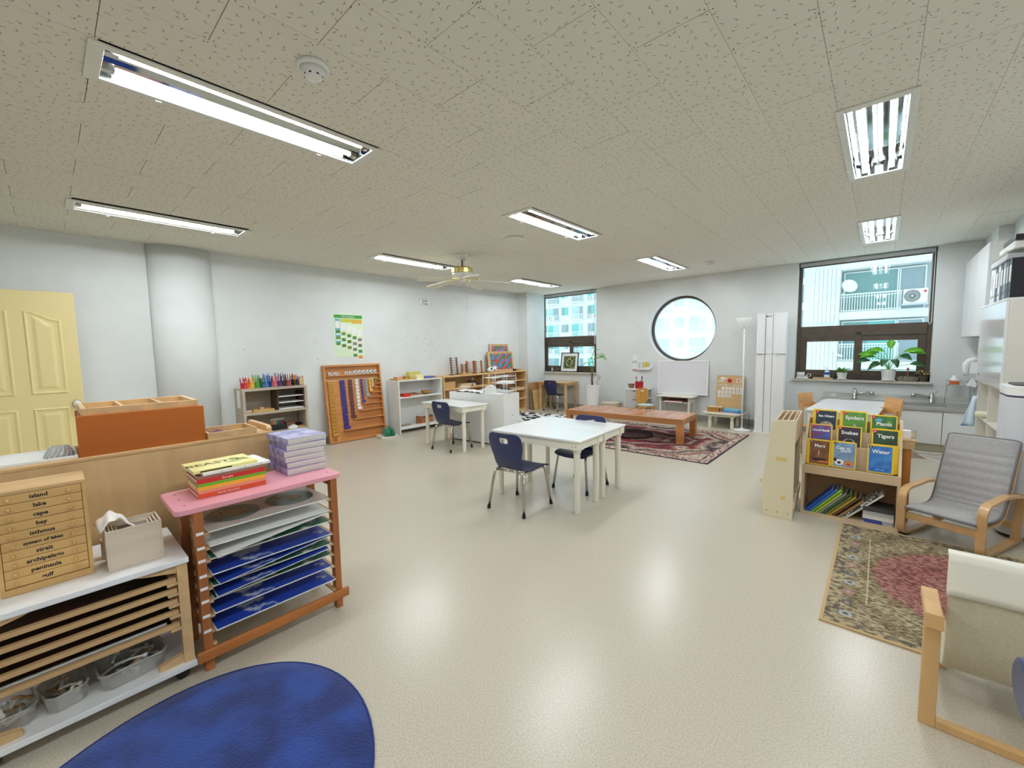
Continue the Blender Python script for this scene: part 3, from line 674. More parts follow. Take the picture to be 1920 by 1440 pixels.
map_board('white sheets slipped over blue card, second level of the pink stand', .5315, PAPER, WHITE)
q = map_board('loose white sheet hanging tilted, second level of the pink stand', .5055, PAPER, WHITE, .03, .0, .24, .17, .012, 0, .09, .0012)
map_board('green map board, third level of the pink stand', .4765, MAPG, OFFW, 0, 0)
map_board('blue map with curling white edge, fourth level of the pink stand', .4105, MAPB, WHITE, 0, .0, .255, .17, .004)
map_board('green and grey map board, fifth level of the pink stand', .3565, MAPG, OFFW)
map_board('tilted blue map sheet, fifth level of the pink stand', .3845, MAPB, WHITE, .03, .0, .24, .165, .015, 0, .08, .002)
map_board('green map board below the tilted blue sheet in the pink stand', .2995, MAPG, OFFW)
map_board('blue map sheet lying askew, sixth level of the pink stand', .329, MAPB, WHITE, -.03, .0, .24, .165, .02, 0, .08, .002)
map_board('dark blue map board, seventh level of the pink stand', .2355, MAPB, WHITE)
map_board('wide blue map board, lowest in the pink stand', .1695, MAPB, WHITE, 0, 0, .258, .175, .01)

def book(name, label, loc, l, d, h, m, rz=0, cat='book', group=None, title=None, tm=None, spine='x+'):
    """lying book; spine along y facing +x; l = length along y, d = depth along x"""
    t = thing(name, label, cat, loc, rz, group); c = min(.002, h * .2)
    part('cover', MB().box(-d, d, -l, l, 0, c).box(-d, d, -l, l, h - c, h).box(d - c, d, -l, l, c, h - c), m, t)
    part('pages', bx(-d + .003, d - c, -l + .003, l - .003, c, h - c), PAGES, t)
    if title: lettering(title, h * .72, tm or WHITEI, t, (d + .0004, -.02, h / 2), RXL)
    return t
z = .7155
for k, (nm, m, h, l, tt) in enumerate((('orange', plain('vermilion', (226, 88, 48), .4), .019, .134, 'North America'), ('peach', plain('peach', (240, 150, 130), .4), .013, .132, None), ('amber', plain('amber', (246, 182, 62), .4), .017, .132, None), ('green', plain('leaf_green', (110, 186, 44), .4), .013, .132, None), ('red', plain('crimson', (206, 44, 42), .4), .02, .133, 'Europe'), ('grey brown', plain('taupe', (150, 116, 92), .4), .013, .133, None))):
    book('atlas_book', f'{nm} book in the atlas pile on the pink stand', (-2.29, .53 + .002 * (k % 2), z), l, .1, h, m, 0, group='atlas books on the pink stand', title=tt); z += h + .0004
t = thing('spiral_notebook', 'white spiral notebook under the yellow book on the pink stand', 'notebook', (-2.29, .545, z), .05)
part('pages', bx(-.1, .1, -.13, .14, 0, .011), PAPER, t); part('spiral', MB().tube([(-.098 + .0125 * (k // 8) + .0015 * (k % 8), .14 + .006 * math.cos(k * PI / 4), .0055 + .007 * math.sin(k * PI / 4)) for k in range(128)], .0009, 4), CHROME, t)
for y in (-.06, .03, .1): part('ring', MB().tube([(.1 + .005 * math.cos(a * PI / 4), y, .0055 + .006 * math.sin(a * PI / 4)) for a in range(8)], .0009, 4, closed=True), CHROME, t)
z += .0115
t = book('yellow_book', 'pale yellow cover book titled BEAST on top of the atlas pile', (-2.3, .51, z), .125, .1, .013, plain('pale_yellow', (244, 234, 158), .4), .03)
lettering('BEAST', .062, plain('dark_olive', (70, 66, 40), .6), t, (-.005, -.045, .0134), (0, 0, PI / 2), bold=.001)
c = MB()
for a, b_, r, ry in ((-.02, .06, .03, .02), (.0, .085, .022, .02), (.03, .05, .012, .03), (.02, .1, .012, .014)): disc(c, (a, b_), r, .0133, 14, ry=ry)
part('cover_picture', c, plain('olive_print', (150, 166, 90), .6), t); part('spine_print', bx(.1, .1004, -.1, .02, .003, .009), INK, t)
z = .7155
MAGC = [mat('violet_cover_%d' % k, c1, .25, rgb2=c2, scale=16, detail=4, coat=.3) for k, (c1, c2) in enumerate((((96, 104, 170), (190, 180, 226)), ((88, 84, 150), (150, 140, 200)), ((112, 122, 190), (200, 196, 236))))]
for k, h in enumerate((.034, .03, .03, .03, .032, .03)):
    lab = ['thick blue-grey catalogue at the bottom of the catalogue pile', 'second catalogue from the bottom of the violet pile', 'third catalogue from the bottom of the violet pile', 'third catalogue from the top of the violet pile', 'second catalogue from the top of the violet pile', 'top catalogue with violet and blue cover on the pink stand'][k]
    t = thing('catalogue', lab, 'catalogue', (-2.375 + random.uniform(-.006, .006), .882 + random.uniform(-.008, .008), z), random.uniform(-.05, .05), 'catalogue pile on the pink stand')
    d, l = .135, .1
    part('cover', MB().box(-d, d, -l, l, 0, .0015).box(-d, d, -l, l, h - .0016, h - .0001).box(-d, d, -l, -l + .0015, .0015, h - .0016), MAGC[k % 3], t); part('pages', bx(-d + .002, d - .001, -l + .0015, l - .001, .0015, h - .0016), PAGES, t)
    if k == 5:
        c = MB()
        for i in range(9): disc(c, (random.uniform(-.11, .11), random.uniform(-.08, .08)), random.uniform(.008, .022), h + .0003 + .0001 * i, 12)
        part('cover_print', c, plain('lilac_print', (206, 196, 236), .3), t)
    z += h + .0004

# blue oval rug
RUGB = mat('blue_pile', (32, 68, 150), .95, rgb2=(17, 42, 108), scale=5.5, detail=12, lo=.4, hi=.6, sheen=.2)
nt = RUGB.node_tree; nb_ = nt.nodes.new('ShaderNodeTexNoise'); nb_.inputs['Scale'].default_value = 170; nb_.inputs['Detail'].default_value = 4; bp_ = nt.nodes.new('ShaderNodeBump'); bp_.inputs['Strength'].default_value = .9; bp_.inputs['Distance'].default_value = .006
nt.links.new([x for x in nt.nodes if x.type == 'TEX_COORD'][0].outputs['Object'], nb_.inputs['Vector']); nt.links.new(nb_.outputs['Fac'], bp_.inputs['Height']); nt.links.new(bp_.outputs[0], nt.nodes['Principled BSDF'].inputs['Normal'])
t = thing('oval_rug', 'royal blue oval shaggy rug in the foreground', 'rug', (-1.443, .145, 0), math.radians(-45))
def ov(s_, z): return [(.617 * s_ * math.cos(2 * PI * k / 72), .528 * s_ * math.sin(2 * PI * k / 72), z) for k in range(72)]
R_ = MB(); rr = ov(1, 0) + ov(1.0, .008) + ov(.985, .014) + ov(.9, .015) + ov(.5, .015); R_.add(rr, [(i * 72 + k, i * 72 + (k + 1) % 72, (i + 1) * 72 + (k + 1) % 72, (i + 1) * 72 + k) for i in range(4) for k in range(72)] + [tuple(range(288, 360))])
part('pile', R_, RUGB, t, smooth=True); part('edge_binding', MB().tube(ov(1.002, .006), .006, 6, closed=True), plain('dark_blue_binding', (22, 46, 116), .8), t, smooth=True)
# ---------------------------------------------------------------- along the left wall
def shelf_unit(name, label, x0, x1, y0, y1, z1, shelves, m, th=.022, base=.06, back=True, cat='shelf', top_over=0):
    """open to +x"""
    t = thing(name, label, cat, ((x0 + x1) / 2, (y0 + y1) / 2, 0)); hx, hy = (x1 - x0) / 2, (y1 - y0) / 2
    part('top_board', bx(-hx, hx + top_over, -hy, hy, z1 - th, z1), m, t, bevel=.0015)
    for y in (-hy, hy - th): part('side_panel', bx(-hx, hx, y, y + th, 0, z1 - th), m, t, bevel=.0015)
    if back: part('back_panel', bx(-hx, -hx + .008, -hy + th, hy - th, base, z1 - th), m, t)
    for z in shelves: part('shelf_board', bx(-hx + .008, hx - .002, -hy + th, hy - th, z - th, z), m, t, bevel=.0015)
    if base: part('plinth', bx(hx - .02, hx - .005, -hy + th, hy - th, 0, base), m, t)
    return t
shelf_unit('low_bookcase', 'grey oak low bookcase topped with coloured pencils', -6.105, -5.78, 1.56, 2.32, .91, (.61, .345, .08), GREYW, .03)
solo('hanging_note', 'white printed sheet hung on the side of the grey bookcase', 'note', bx(-.06, .06, -.0015, .0005, -.13, .09), PAPER, (-5.94, 1.5585, .8), (0, .05, 0))
t = thing('letter_tray', 'dark brown paper organiser with white sheets in the grey bookcase', 'organiser', (-5.94, 2.125, .6105)); DBR = wood('dark_brown_wood', (98, 74, 58), .8, 'y')
for y in (-.165, .157): part('side', bx(-.13, .13, y, y + .008, 0, .255), DBR, t)
for k, z in enumerate((0, .085, .165, .245)): part('tier', bx(-.13, .13, -.157, .157, z, z + .006), DBR if k == 3 else PAPER, t)
for k in range(3): part('paper_stack', bx(-.1, .138, -.15, .15, .0062 + .0805 * k, .014 + .0805 * k), PAPER, t)
def pencil(parent, x, y, z, l, m, ax, ay):
    p0 = Vector((x, y, z)); d = Vector((ax, ay, 1)).normalized(); p1 = p0 + d * l
    q = MB().cyl(p0, p1, .0042, n=6).cyl(p1, p1 + d * .014, .0042, .0006, n=6); part('pencil', q, m, parent)
CUPC = [('crimson', (196, 28, 60), 'red'), ('orange-red', (232, 84, 36), 'orange'), ('yellow', (240, 190, 46), 'yellow'), ('bright green', (70, 150, 40), 'bright green'), ('dark green', (24, 96, 66), 'dark green'), ('light blue', (58, 130, 206), 'light blue'), ('navy', (30, 58, 130), 'navy blue'), ('coral', (248, 104, 104), 'coral pink'), ('violet', (80, 50, 130), 'violet'), ('umber', (62, 40, 40), 'dark brown')]
PATT = mat('patterned_cup', (60, 60, 64), .5, rgb2=(206, 90, 90), scale=60, detail=2)
def cup(y, m, label, r=.024, h=.07, mats=None, n=7, tall=0, box=False, x=-5.9):
    t = thing('pencil_cup', label, 'pencil cup', (x, y, .9105), group='pencil cups on the grey bookcase')
    if box:
        for a in ((-r, r, -r, -r + .004), (-r, r, r - .004, r), (-r, -r + .004, -r, r), (r - .004, r, -r, r)): part('cup_side', bx(*a, 0, h), m, t)
        part('cup_base', bx(-r, r, -r, r, 0, .004), m, t)
    else: part('cup_body', MB().lathe([(r * .92, 0), (r, h), (r * .9, h), (r * .84, .004)], n=16), m, t, smooth=False)
    for k in range(n):
        a = 2 * PI * k / n + y * 9; rr = r * .5
        pencil(t, rr * math.cos(a), rr * math.sin(a), .008, random.uniform(.1, .135) + tall, (mats or [m])[k % len(mats or [m])], .28 * math.cos(a) * random.uniform(.3, 1), .28 * math.sin(a) * random.uniform(.3, 1))
for k, (nm, c, lab) in enumerate(CUPC): cup(1.6 + .0525 * k, plain('pencil_' + nm.replace(' ', '_').replace('-', '_'), c, .45), f'{lab} pencils bunched in a {lab} cup on the grey bookcase', tall=(.03 if k in (3, 5, 8) else 0))
cup(2.135, PATT, 'patterned square cup with mixed pencils on the grey bookcase', .031, .075, [BLACK, BROWN, RED, LGREY], 7, .02, True)
cup(2.2, BLACK, 'black cup with orange pencils on the grey bookcase', .025, .08, [ORNG, YELLOW, ORNG, BLACK], 9, .02)
cup(2.245, plain('dark_marker', (40, 44, 70), .5), 'cup of dark markers next to the wooden box', .016, .08, [BLACK, BLUE, BLACK], 5, 0)
cup(2.29, OAKL, 'square pale wooden box of crayons at the end of the grey bookcase', .028, .095, [RED, ORNG, CARD, YELLOW], 6, -.02, True)
open_tray('block_tray', 'wooden tray of small wooden blocks in the grey bookcase', (-5.88, 1.79, .6105), .09, .12, .03, HON, cat='tray')
for k, (a, b_, c) in enumerate(((-.03, -.06, .03), (.03, .02, .025), (-.02, .07, .03), (.04, -.05, .02), (-.05, .0, .035), (.0, -.0, .045))):
    solo('wooden_block', ['small wooden block in the left of the block tray', 'small wooden block near the front of the block tray', 'small wooden block at the right end of the block tray', 'low wooden block at the front left of the block tray', 'tall wooden block at the back of the block tray', 'tallest wooden block in the middle of the block tray'][k], 'block', bx(-.02, .02, -.025, .025, 0, c), [HON, OAKL][k % 2], (-5.88 + a, 1.79 + b_, .6150), 0, 'blocks in the block tray', bevel=.002)
solo('block_box', 'small pale wooden block beside the block tray', 'block', bx(-.03, .03, -.04, .04, 0, .03), PALE, (-5.86, 1.625, .6105), bevel=.002)
t = thing('marker_set', 'clear stand of coloured markers over a black box in the grey bookcase', 'marker set', (-5.86, 1.965, .3455)); part('box', bx(-.03, .03, -.085, .085, 0, .075), BLACK, t, bevel=.003)
for k in range(9): part('marker', MB().cyl((0, -.072 + .018 * k, .075), (0, -.072 + .018 * k, .125), .007, n=8), [ORNG, ORNG, LGREY, GREEN, TEAL, BLUE, RED, BROWN, BLACK][k], t)
part('stand', bx(-.02, -.017, -.085, .085, .075, .15), CLEARP, t)
solo('red_brown_box', 'reddish brown box behind the white carton in the grey bookcase', 'box', bx(-.05, .05, -.055, .055, 0, .075), wood('rust_box', (150, 96, 72), .85), (-5.93, 2.125, .3455), .1, bevel=.003)
solo('white_carton', 'small white carton tilted in the grey bookcase', 'carton', MB().prism([(-.055, 0), (.055, 0), (.055, .03), (.02, .05), (-.055, .018)], -.03, .03, 'x'), PAPER, (-5.83, 2.125, .3455))
solo('wooden_comb', 'flat wooden piece with slots on the grey bookcase shelf', 'wooden piece', MB().box(-.03, .03, -.06, .06, 0, .012).box(-.03, -.02, -.06, .06, .012, .02), HON, (-5.85, 2.24, .3455), bevel=.002)
solo('dark_pouch', 'dark pouch behind the slotted wooden piece', 'pouch', MB().ball((0, 0, .03), (.05, .055, .03)), BLACK, (-5.95, 2.235, .3455), smooth=True)

# leaning bead cabinet
LEAN = -.115
t = thing('bead_cabinet', 'orange wooden bead cabinet leaning on the left wall', 'cabinet', (-5.935, 3.135, .0075), (0, LEAN, 0)); HW = .46; HT = 1.155
part('back_panel', bx(-.06, -.05, -HW, HW, 0, HT), BEADW, t)
for y in (-HW, HW - .025): part('side_panel', bx(-.05, 0, y, y + .025, 0, HT), BEADW, t, bevel=.002)
part('top_rail', bx(-.05, 0, -HW + .025, HW - .025, HT - .03, HT), BEADW, t, bevel=.002); part('bottom_rail', bx(-.05, 0, -HW + .025, HW - .025, 0, .03), BEADW, t, bevel=.002)
part('upper_ledge', bx(-.05, .002, -HW + .025, HW - .025, .985, 1.003), BEADW, t, bevel=.002)
STEP = ((.905, .93), (.84, .9), (.78, .85), (.705, .79), (.63, .73), (.54, .64), (.44, .55), (.32, .43), (.17, .26))
for z, fr in STEP: part('ledge', bx(-.05, .014, -HW + 2 * HW * fr, HW - .025, z - .014, z), BEADW, t, bevel=.002)
part('hook_strip', bx(-.05, -.044, -HW + .03, HW - .03, .915, .935), OAKL, t); part('corner_block', bx(-.045, -.005, -HW + .1, -HW + .16, .03, .09), BEADW, t)
RL = Matrix.Translation((-5.935, 3.135, .0075)) @ Matrix.Rotation(LEAN, 4, 'Y')
GOLD = plain('gold_beads', (200, 150, 60), .3); VIOL = plain('blue_violet_beads', (58, 50, 140), .35); BRB = plain('brown_beads', (104, 58, 62), .35); PURB = plain('purple_beads', (76, 60, 150), .35); LBB = plain('pale_blue_beads', (146, 180, 196), .35); YLB = plain('yellow_beads', (240, 196, 70), .35); PKB = plain('pink_beads', (240, 206, 180), .35)
for lab, m, fr, zb, wd in (('gold bead chains, leftmost in the bead cabinet', GOLD, .115, .1, .095), ('deep blue bead chain hanging in the bead cabinet', VIOL, .31, .185, .085), ('brown bead chain hanging in the bead cabinet', BRB, .445, .335, .07), ('white bead chain hanging in the middle of the bead cabinet', WHITE, .56, .455, .058), ('purple bead chain beside the white one', PURB, .65, .555, .042), ('pale blue bead chain in the bead cabinet', LBB, .73, .645, .042), ('yellow bead chain in the bead cabinet', YLB, .8, .72, .038), ('pink bead chain near the right of the bead cabinet', PKB, .85, .795, .03), ('green bead chain, shortest in the bead cabinet', GREEN, .9, .855, .024)):
    q = MB(); z = .925; k = 0; yc = -HW + 2 * HW * fr; seg = .055 if wd > .03 else .04
    for col in range(max(2, int(wd / .009))):
        yy = -wd / 2 + col * .009; zz = zb
        while zz < .925:
            e = min(zz + seg * random.uniform(.75, .95), .925); q.box(-.008, 0, yy, yy + .0075, zz - zb, e - zb); zz += seg
    if wd > .03: q.box(-.01, .006, -wd / 2, wd / 2 + .012, 0, .04)
    for s_ in range(int(.925 / .11)):
        if zb + .1 * s_ < .9 and m is not GOLD: q.box(.0, .0015, -wd / 2, wd / 2, .03 + .1 * s_, .036 + .1 * s_)
    o = part('bead_chain', q, m); o.matrix_world = RL @ Matrix.Translation((-.034, yc, zb)); tag(o, lab, 'bead chain', 'chains in the bead cabinet')
NUM = mat('printed_number_tiles', (232, 230, 226), .5, rgb2=(60, 58, 60), scale=70, detail=1, lo=.5, hi=.54)
for k in range(10):
    y = -.38 + .085 * k if k < 2 else -.13 + .067 * (k - 2)
    o = part('number_tile_stack', bx(-.02, 0, 0, .058 if k > 1 else .075, 0, .058 if k > 3 else .042), NUM); o.matrix_world = RL @ Matrix.Translation((-.018, y, 1.0035)); tag(o, ['leftmost number tile stack on the bead cabinet ledge', 'second number tile stack from the left on the bead ledge'][k] if k < 2 else f'{["third", "fourth", "fifth", "sixth", "seventh", "eighth", "ninth", "last"][k - 2]} number tile stack from the left on the bead cabinet ledge', 'tiles', 'number tiles on the bead cabinet ledge')
# poster and sign
def wall_print(name, label, cat, y0, y1, z0, z1, base):
    t = thing(name, label, cat, (XL + .0005, (y0 + y1) / 2, (z0 + z1) / 2)); part('sheet', bx(0, .0015, -(y1 - y0) / 2, (y1 - y0) / 2, -(z1 - z0) / 2, (z1 - z0) / 2), base, t); return t
def patch(parent, y0, y1, z0, z1, m, x=.0022, nm='print_block'): return part(nm, bx(.0016, x, y0, y1, z0, z1), m, parent)
t = wall_print('wall_poster', 'green and yellow plant chart poster on the left wall', 'poster', 2.89, 3.365, 1.265, 1.925, plain('pale_green_print', (222, 240, 206), .5))
patch(t, -.225, .225, .262, .31, plain('poster_green', (60, 150, 66), .5)); lettering('Plant Kingdom', .034, WHITEI, t, (.0026, 0, .286), RXL)
patch(t, -.215, -.135, -.12, .25, plain('poster_blue', (110, 190, 206), .5)); patch(t, -.125, .215, .2, .252, plain('poster_lime', (206, 204, 70), .5)); patch(t, .05, .215, .185, .23, plain('poster_amber', (230, 180, 70), .5), .0024)
IMG = [mat('print_leafy_%d' % k, c1, .5, rgb2=c2, scale=70, detail=3) for k, (c1, c2) in enumerate((((110, 150, 50), (60, 100, 30)), ((150, 170, 60), (80, 120, 40)), ((60, 120, 70), (100, 150, 60)), ((180, 150, 170), (120, 90, 120)), ((70, 80, 60), (150, 150, 120)), ((236, 160, 40), (220, 120, 30))))]
for c in range(5):
    y = -.21 + .087 * c; top = .235 - .03 * c
    patch(t, y, y + .07, top - .125, top - .02, PAPER, .0025, 'text_panel')
    for r in range(3 + (c > 2)):
        zz = top - .18 - .09 * r; patch(t, y + .004, y + .066, zz - .022, zz + .025, IMG[(c + r) % 3] if c < 3 else (IMG[2 + (r + c) % 3] if not (c == 4 and r == 3) else IMG[5]), .0026, 'plant_picture'); patch(t, y + .004, y + .066, zz - .045, zz - .024, PAPER, .0026, 'caption')
t = wall_print('name_sign', 'small white sign with blue hand lettering high on the left wall', 'sign', 4.44, 4.7, 2.145, 2.258, PAPER)
TB = plain('sign_blue', (50, 96, 120), .6)
for a in ((-.128, .128, .05, .0535), (-.128, .128, -.0535, -.05), (-.128, -.1245, -.05, .05), (.1245, .128, -.05, .05)): patch(t, *a, TB)
lettering('Alder', .055, TB, t, (.0024, 0, .022), RXL, bold=.001); lettering('Tweets', .05, TB, t, (.0024, 0, -.024), RXL, bold=.001)
for k in range(12): # nail holes and scuffs
    pass
# white shelf and its things
shelf_unit('white_shelf', 'white low shelf unit between the bead cabinet and the wooden shelves', -6.11, -5.77, 3.735, 4.62, .868, (.595, .085), WHITE, .02, 0)
t = thing('folded_pouch', 'green felt dome-shaped pouch on the white flat box', 'pouch', (-5.76, 3.51, .0303), -.35); FELT = plain('green_felt', (16, 112, 78), .8, sheen=.3)
part('shell', MB().prism([(.145 * math.cos(PI * k / 18), .118 * math.sin(PI * k / 18) ** .8) for k in range(19)], -.075, .02, 'y').prism([(.135 * math.cos(PI * k / 18) + .01, .108 * math.sin(PI * k / 18) ** .8) for k in range(19)], .024, .08, 'y'), FELT, t, bevel=.012); part('strap', MB().tube([(.15 * math.cos(PI * k / 12), .022, .123 * math.sin(PI * k / 12) ** .8) for k in range(13)], .006, 6), plain('dark_green_strap', (8, 70, 50), .8), t)
solo('flat_white_box', 'flat white box on the floor under the green cloth', 'box', bx(-.16, .16, -.14, .14, 0, .03), OFFW, (-5.77, 3.5, 0), -.25, bevel=.003)
open_tray('long_wood_tray', 'long wooden tray on the left of the white shelf top', (-5.93, 3.93, .8685), .13, .18, .025, HON)
solo('salmon_box', 'low salmon wooden box in the long tray', 'box', bx(-.05, .05, -.06, .06, 0, .05), wood('salmon_wood', (224, 176, 140), .85), (-5.93, 3.84, .8735), bevel=.002)
solo('gold_blocks', 'mustard wooden block in the long tray', 'block', bx(-.04, .04, -.03, .03, 0, .055), wood('mustard_wood', (206, 160, 76), .8), (-5.91, 3.96, .8735), bevel=.002)
solo('small_wood_blocks', 'pale yellow block at the right of the long tray', 'block', bx(-.04, .04, -.03, .03, 0, .04), wood('straw_wood', (216, 196, 110), .85), (-5.9, 4.05, .8735), bevel=.002)
YC = mat('pale_yellow_card', (238, 232, 150), .5, rgb2=(250, 246, 206), scale=30)
solo('yellow_carton', 'pale yellow printed carton on the white shelf', 'carton', bx(-.05, .05, -.075, .075, 0, .07), YC, (-5.86, 4.19, .8685), .05, bevel=.002)
solo('green_yellow_carton', 'yellow green carton standing at the back of the white shelf', 'carton', bx(-.04, .04, -.12, .12, 0, .12), mat('lime_card', (222, 214, 110), .5, rgb2=(206, 190, 120), scale=24), (-6.02, 4.2, .8685), bevel=.002)
t = thing('blue_tray', 'bright blue flat tray on the white shelf top', 'tray', (-5.9, 4.4, .8685)); part('tray_wood', bx(-.1, .1, -.14, .14, 0, .012), CARD, t); part('blue_sheet', bx(-.09, .09, -.13, .09, .012, .03), plain('cobalt', (50, 92, 196), .4), t)
solo('tan_box', 'small tan box at the right end of the white shelf', 'box', bx(-.06, .06, -.08, .08, 0, .03), wood('tan_wood', (206, 164, 128), .85), (-6.0, 4.53, .8685), bevel=.002)
solo('red_tin', 'red tin on the white shelf middle board', 'tin', bx(-.05, .05, -.065, .065, 0, .05), plain('signal_red', (222, 36, 40), .35), (-5.83, 3.9, .5955), bevel=.004)
open_tray('wood_insert_tray', 'brown wooden tray behind the red tin', (-5.95, 4.02, .5955), .1, .19, .03, wood('brown_tray', (178, 128, 84), .85))
solo('wooden_bowl', 'amber wooden bowl on the white shelf middle board', 'bowl', MB().lathe([(.04, 0), (.075, .02), (.085, .055), (.08, .056), (.065, .024), (.03, .012)], n=24), wood('amber_bowl', (206, 146, 46), .8), (-5.9, 4.36, .5965), smooth=True)
solo('bowl_mat', 'thin grey mat under the amber bowl', 'mat', bx(-.1, .1, -.15, .15, 0, .001), LGREY, (-5.9, 4.38, .5952))
t = thing('carry_box', 'brown wooden carry box with raised ends on the white shelf bottom', 'box', (-5.88, 4.3, .0855)); RB = wood('russet_wood', (172, 108, 56), .82, 'y')
part('front', bx(.06, .07, -.12, .12, 0, .115), RB, t); part('rear', bx(-.07, -.06, -.12, .12, 0, .115), RB, t); part('base', bx(-.06, .06, -.11, .11, 0, .01), RB, t)
for y in (-.13, .12): part('end', bx(-.07, .07, y, y + .01, 0, .145), RB, t, bevel=.003)
solo('brown_booklet', 'flat taupe box at the left of the white shelf bottom', 'box', bx(-.06, .06, -.09, .09, 0, .035), wood('taupe_box', (160, 140, 110), .85), (-5.88, 3.92, .0855), .15, bevel=.002)
for k in range(2): solo('white_plank', ['white plank lying lower on the white shelf bottom', 'shorter white plank lying on top on the white shelf bottom'][k], 'plank', bx(-.04, .04, -.4, .4 - .12 * k, 0, .012), WHITEG, (-5.81 , 4.17, .0855 + .0125 * k))
# two wooden shelf units
BIRCH = wood('birch_shelf', (234, 192, 134), .86, 'y')
shelf_unit('wood_shelf', 'beech shelf unit next to the white shelf, bead frames on top', -6.11, -5.77, 4.66, 5.795, .88, (.65, .42, .07), BIRCH, .022)
shelf_unit('wood_shelf', 'beech shelf unit nearest the corner pillar, colour boards on top', -6.11, -5.77, 5.805, 6.95, .88, (.69, .485, .285, .05), BIRCH, .022)
def bead_frame(y, w_, h, label, rz=0, m=REDW):
    t = thing('counting_abacus', label, 'abacus', (-5.97, y, .8805), rz, 'bead frames on the wooden shelf')
    for s_ in (-1, 1):
        part('upright', bx(-.012, .012, s_ * w_ - .012, s_ * w_ + .012, 0, h), m, t, rot=(0, -.08, 0)); part('foot', bx(-.06, .05, s_ * w_ - .014, s_ * w_ + .014, 0, .018), m, t)
    for k in range(7):
        z = .05 + (h - .07) * k / 6; rx = -.08 * z
        b = part('rod', MB().cyl((rx, -w_, z), (rx, w_, z), .0035, n=6), CHROME if k < 6 else m, t); q = MB()
        for i in range(3): q.cyl((rx, -w_ + .016 + .012 * i, z), (rx, -w_ + .026 + .012 * i, z), .009, n=8)
        part('beads', q, [GREEN, BLUE, RED][k % 3] if k < 6 else m, b)
bead_frame(5.09, .095, .33, 'tall grey wooden bead frame, leftmost on the wooden shelf', .25, wood('greyed_wood', (140, 110, 90), .8))
bead_frame(5.33, .07, .2, 'smallest bead frame on the wooden shelf', .2)
bead_frame(5.5, .1, .25, 'reddish bead frame in the middle of the wooden shelf', .1)
bead_frame(5.71, .09, .25, 'reddish bead frame beside the spotted white toy', 0)
solo('wood_pieces', 'small pile of wooden pieces in front of the bead frames', 'wooden piece', MB().box(-.03, .03, -.1, .1, 0, .02).box(-.02, .02, -.07, .03, .02, .035), HON, (-5.83, 5.22, .8805), .1, bevel=.002)
t = thing('plush_toy', 'white plush toy with black spots on the wooden shelf', 'toy', (-5.88, 5.97, .8805)); part('body', MB().ball((0, 0, .055), (.06, .1, .055), 16, 10), plain('white_plush', (238, 240, 240), .95), t, smooth=True)
part('head', MB().ball((.02, .09, .07), (.045, .045, .045), 14, 8).ball((.02, .06, .115), (.012, .018, .02)).ball((.02, .12, .115), (.012, .018, .02)), MATS['white_plush'], t, smooth=True)
part('spots', MB().ball((.045, -.03, .075), (.018, .03, .022)).ball((.05, .04, .05), (.012, .02, .02)).ball((.06, .1, .08), (.01, .012, .01)), BLACK, t, smooth=True)
MOS = [plain('mosaic_red', (222, 70, 84), .5), plain('mosaic_green', (40, 140, 84), .5), plain('mosaic_blue', (104, 144, 206), .5)]
def mosaic(label, y0, y1, h, loc_x, z, nx, nz, bw_):
    t = thing('colour_board', label, 'board', (loc_x, (y0 + y1) / 2, z), (0, -.12, 0), 'red green blue colour boards'); w_ = (y1 - y0) / 2
    part('panel', bx(-.012, -.004, -w_, w_, 0, h), OAKL, t)
    for a in ((-.012, .008, -w_, -w_ + bw_, 0, h), (-.012, .008, w_ - bw_ * .6, w_, 0, h), (-.012, .008, -w_ + bw_, w_ - bw_ * .6, 0, bw_ * .6), (-.012, .008, -w_ + bw_, w_ - bw_ * .6, h - bw_ * .6, h)): part('frame_strip', bx(*a), OAKL, t, bevel=.001)
    a0, a1, b0, b1 = -w_ + bw_ + .03, w_ - bw_ * .6 - .01, bw_ * .6 + .01, h - bw_ * .6 - .02
    for i in range(nx):
        for j in range(nz):
            dy, dz = (a1 - a0) / nx, (b1 - b0) / nz; part('mosaic_tile', bx(-.004, 0, a0 + i * dy + .0008, a0 + (i + 1) * dy - .0008, b0 + j * dz + .0008, b0 + (j + 1) * dz - .0008), MOS[(i - j) % 3 if (i + j) % 5 else (i + 1) % 3], t)
mosaic('large framed colour board of red green and blue squares', 6.02, 6.79, .42, -5.99, .8825, 10, 6, .05)
mosaic('smaller colour board standing behind the large one', 6.15, 6.73, .58, -6.04, .8825, 8, 8, .04)
open_tray('shallow_tray', 'shallow wooden tray at the end of the corner shelf top', (-5.95, 6.86, .8805), .1, .07, .03, HON)
solo('colour_case', 'black small box in front of the large colour board', 'box', bx(-.02, .02, -.03, .03, 0, .045), BLACK, (-5.86, 6.66, .8805), bevel=.003)
for k in range(6): solo('wood_plank_stack', f'thin wooden tray, {["lowest", "second", "third", "fourth", "fifth", "topmost"][k]} of the pile at the left of the shelf', 'tray', bx(-.12, .12, -.13, .13, 0, .02), [HON, BIRCH][k % 2], (-5.93, 4.83, .6505 + .0205 * k), 0, 'pile of thin wooden trays', bevel=.002)
for k in range(3): solo('pale_book', f'pale wooden slab, {["bottom", "middle", "top"][k]} of three on the beech shelf', 'slab', bx(-.1, .1, -.14, .14, 0, .022), [MAPLE, OAKL, MAPLE][k], (-5.89, 5.2 + .01 * k, .6505 + .0225 * k), 0, 'pale slabs on the beech shelf', bevel=.003)
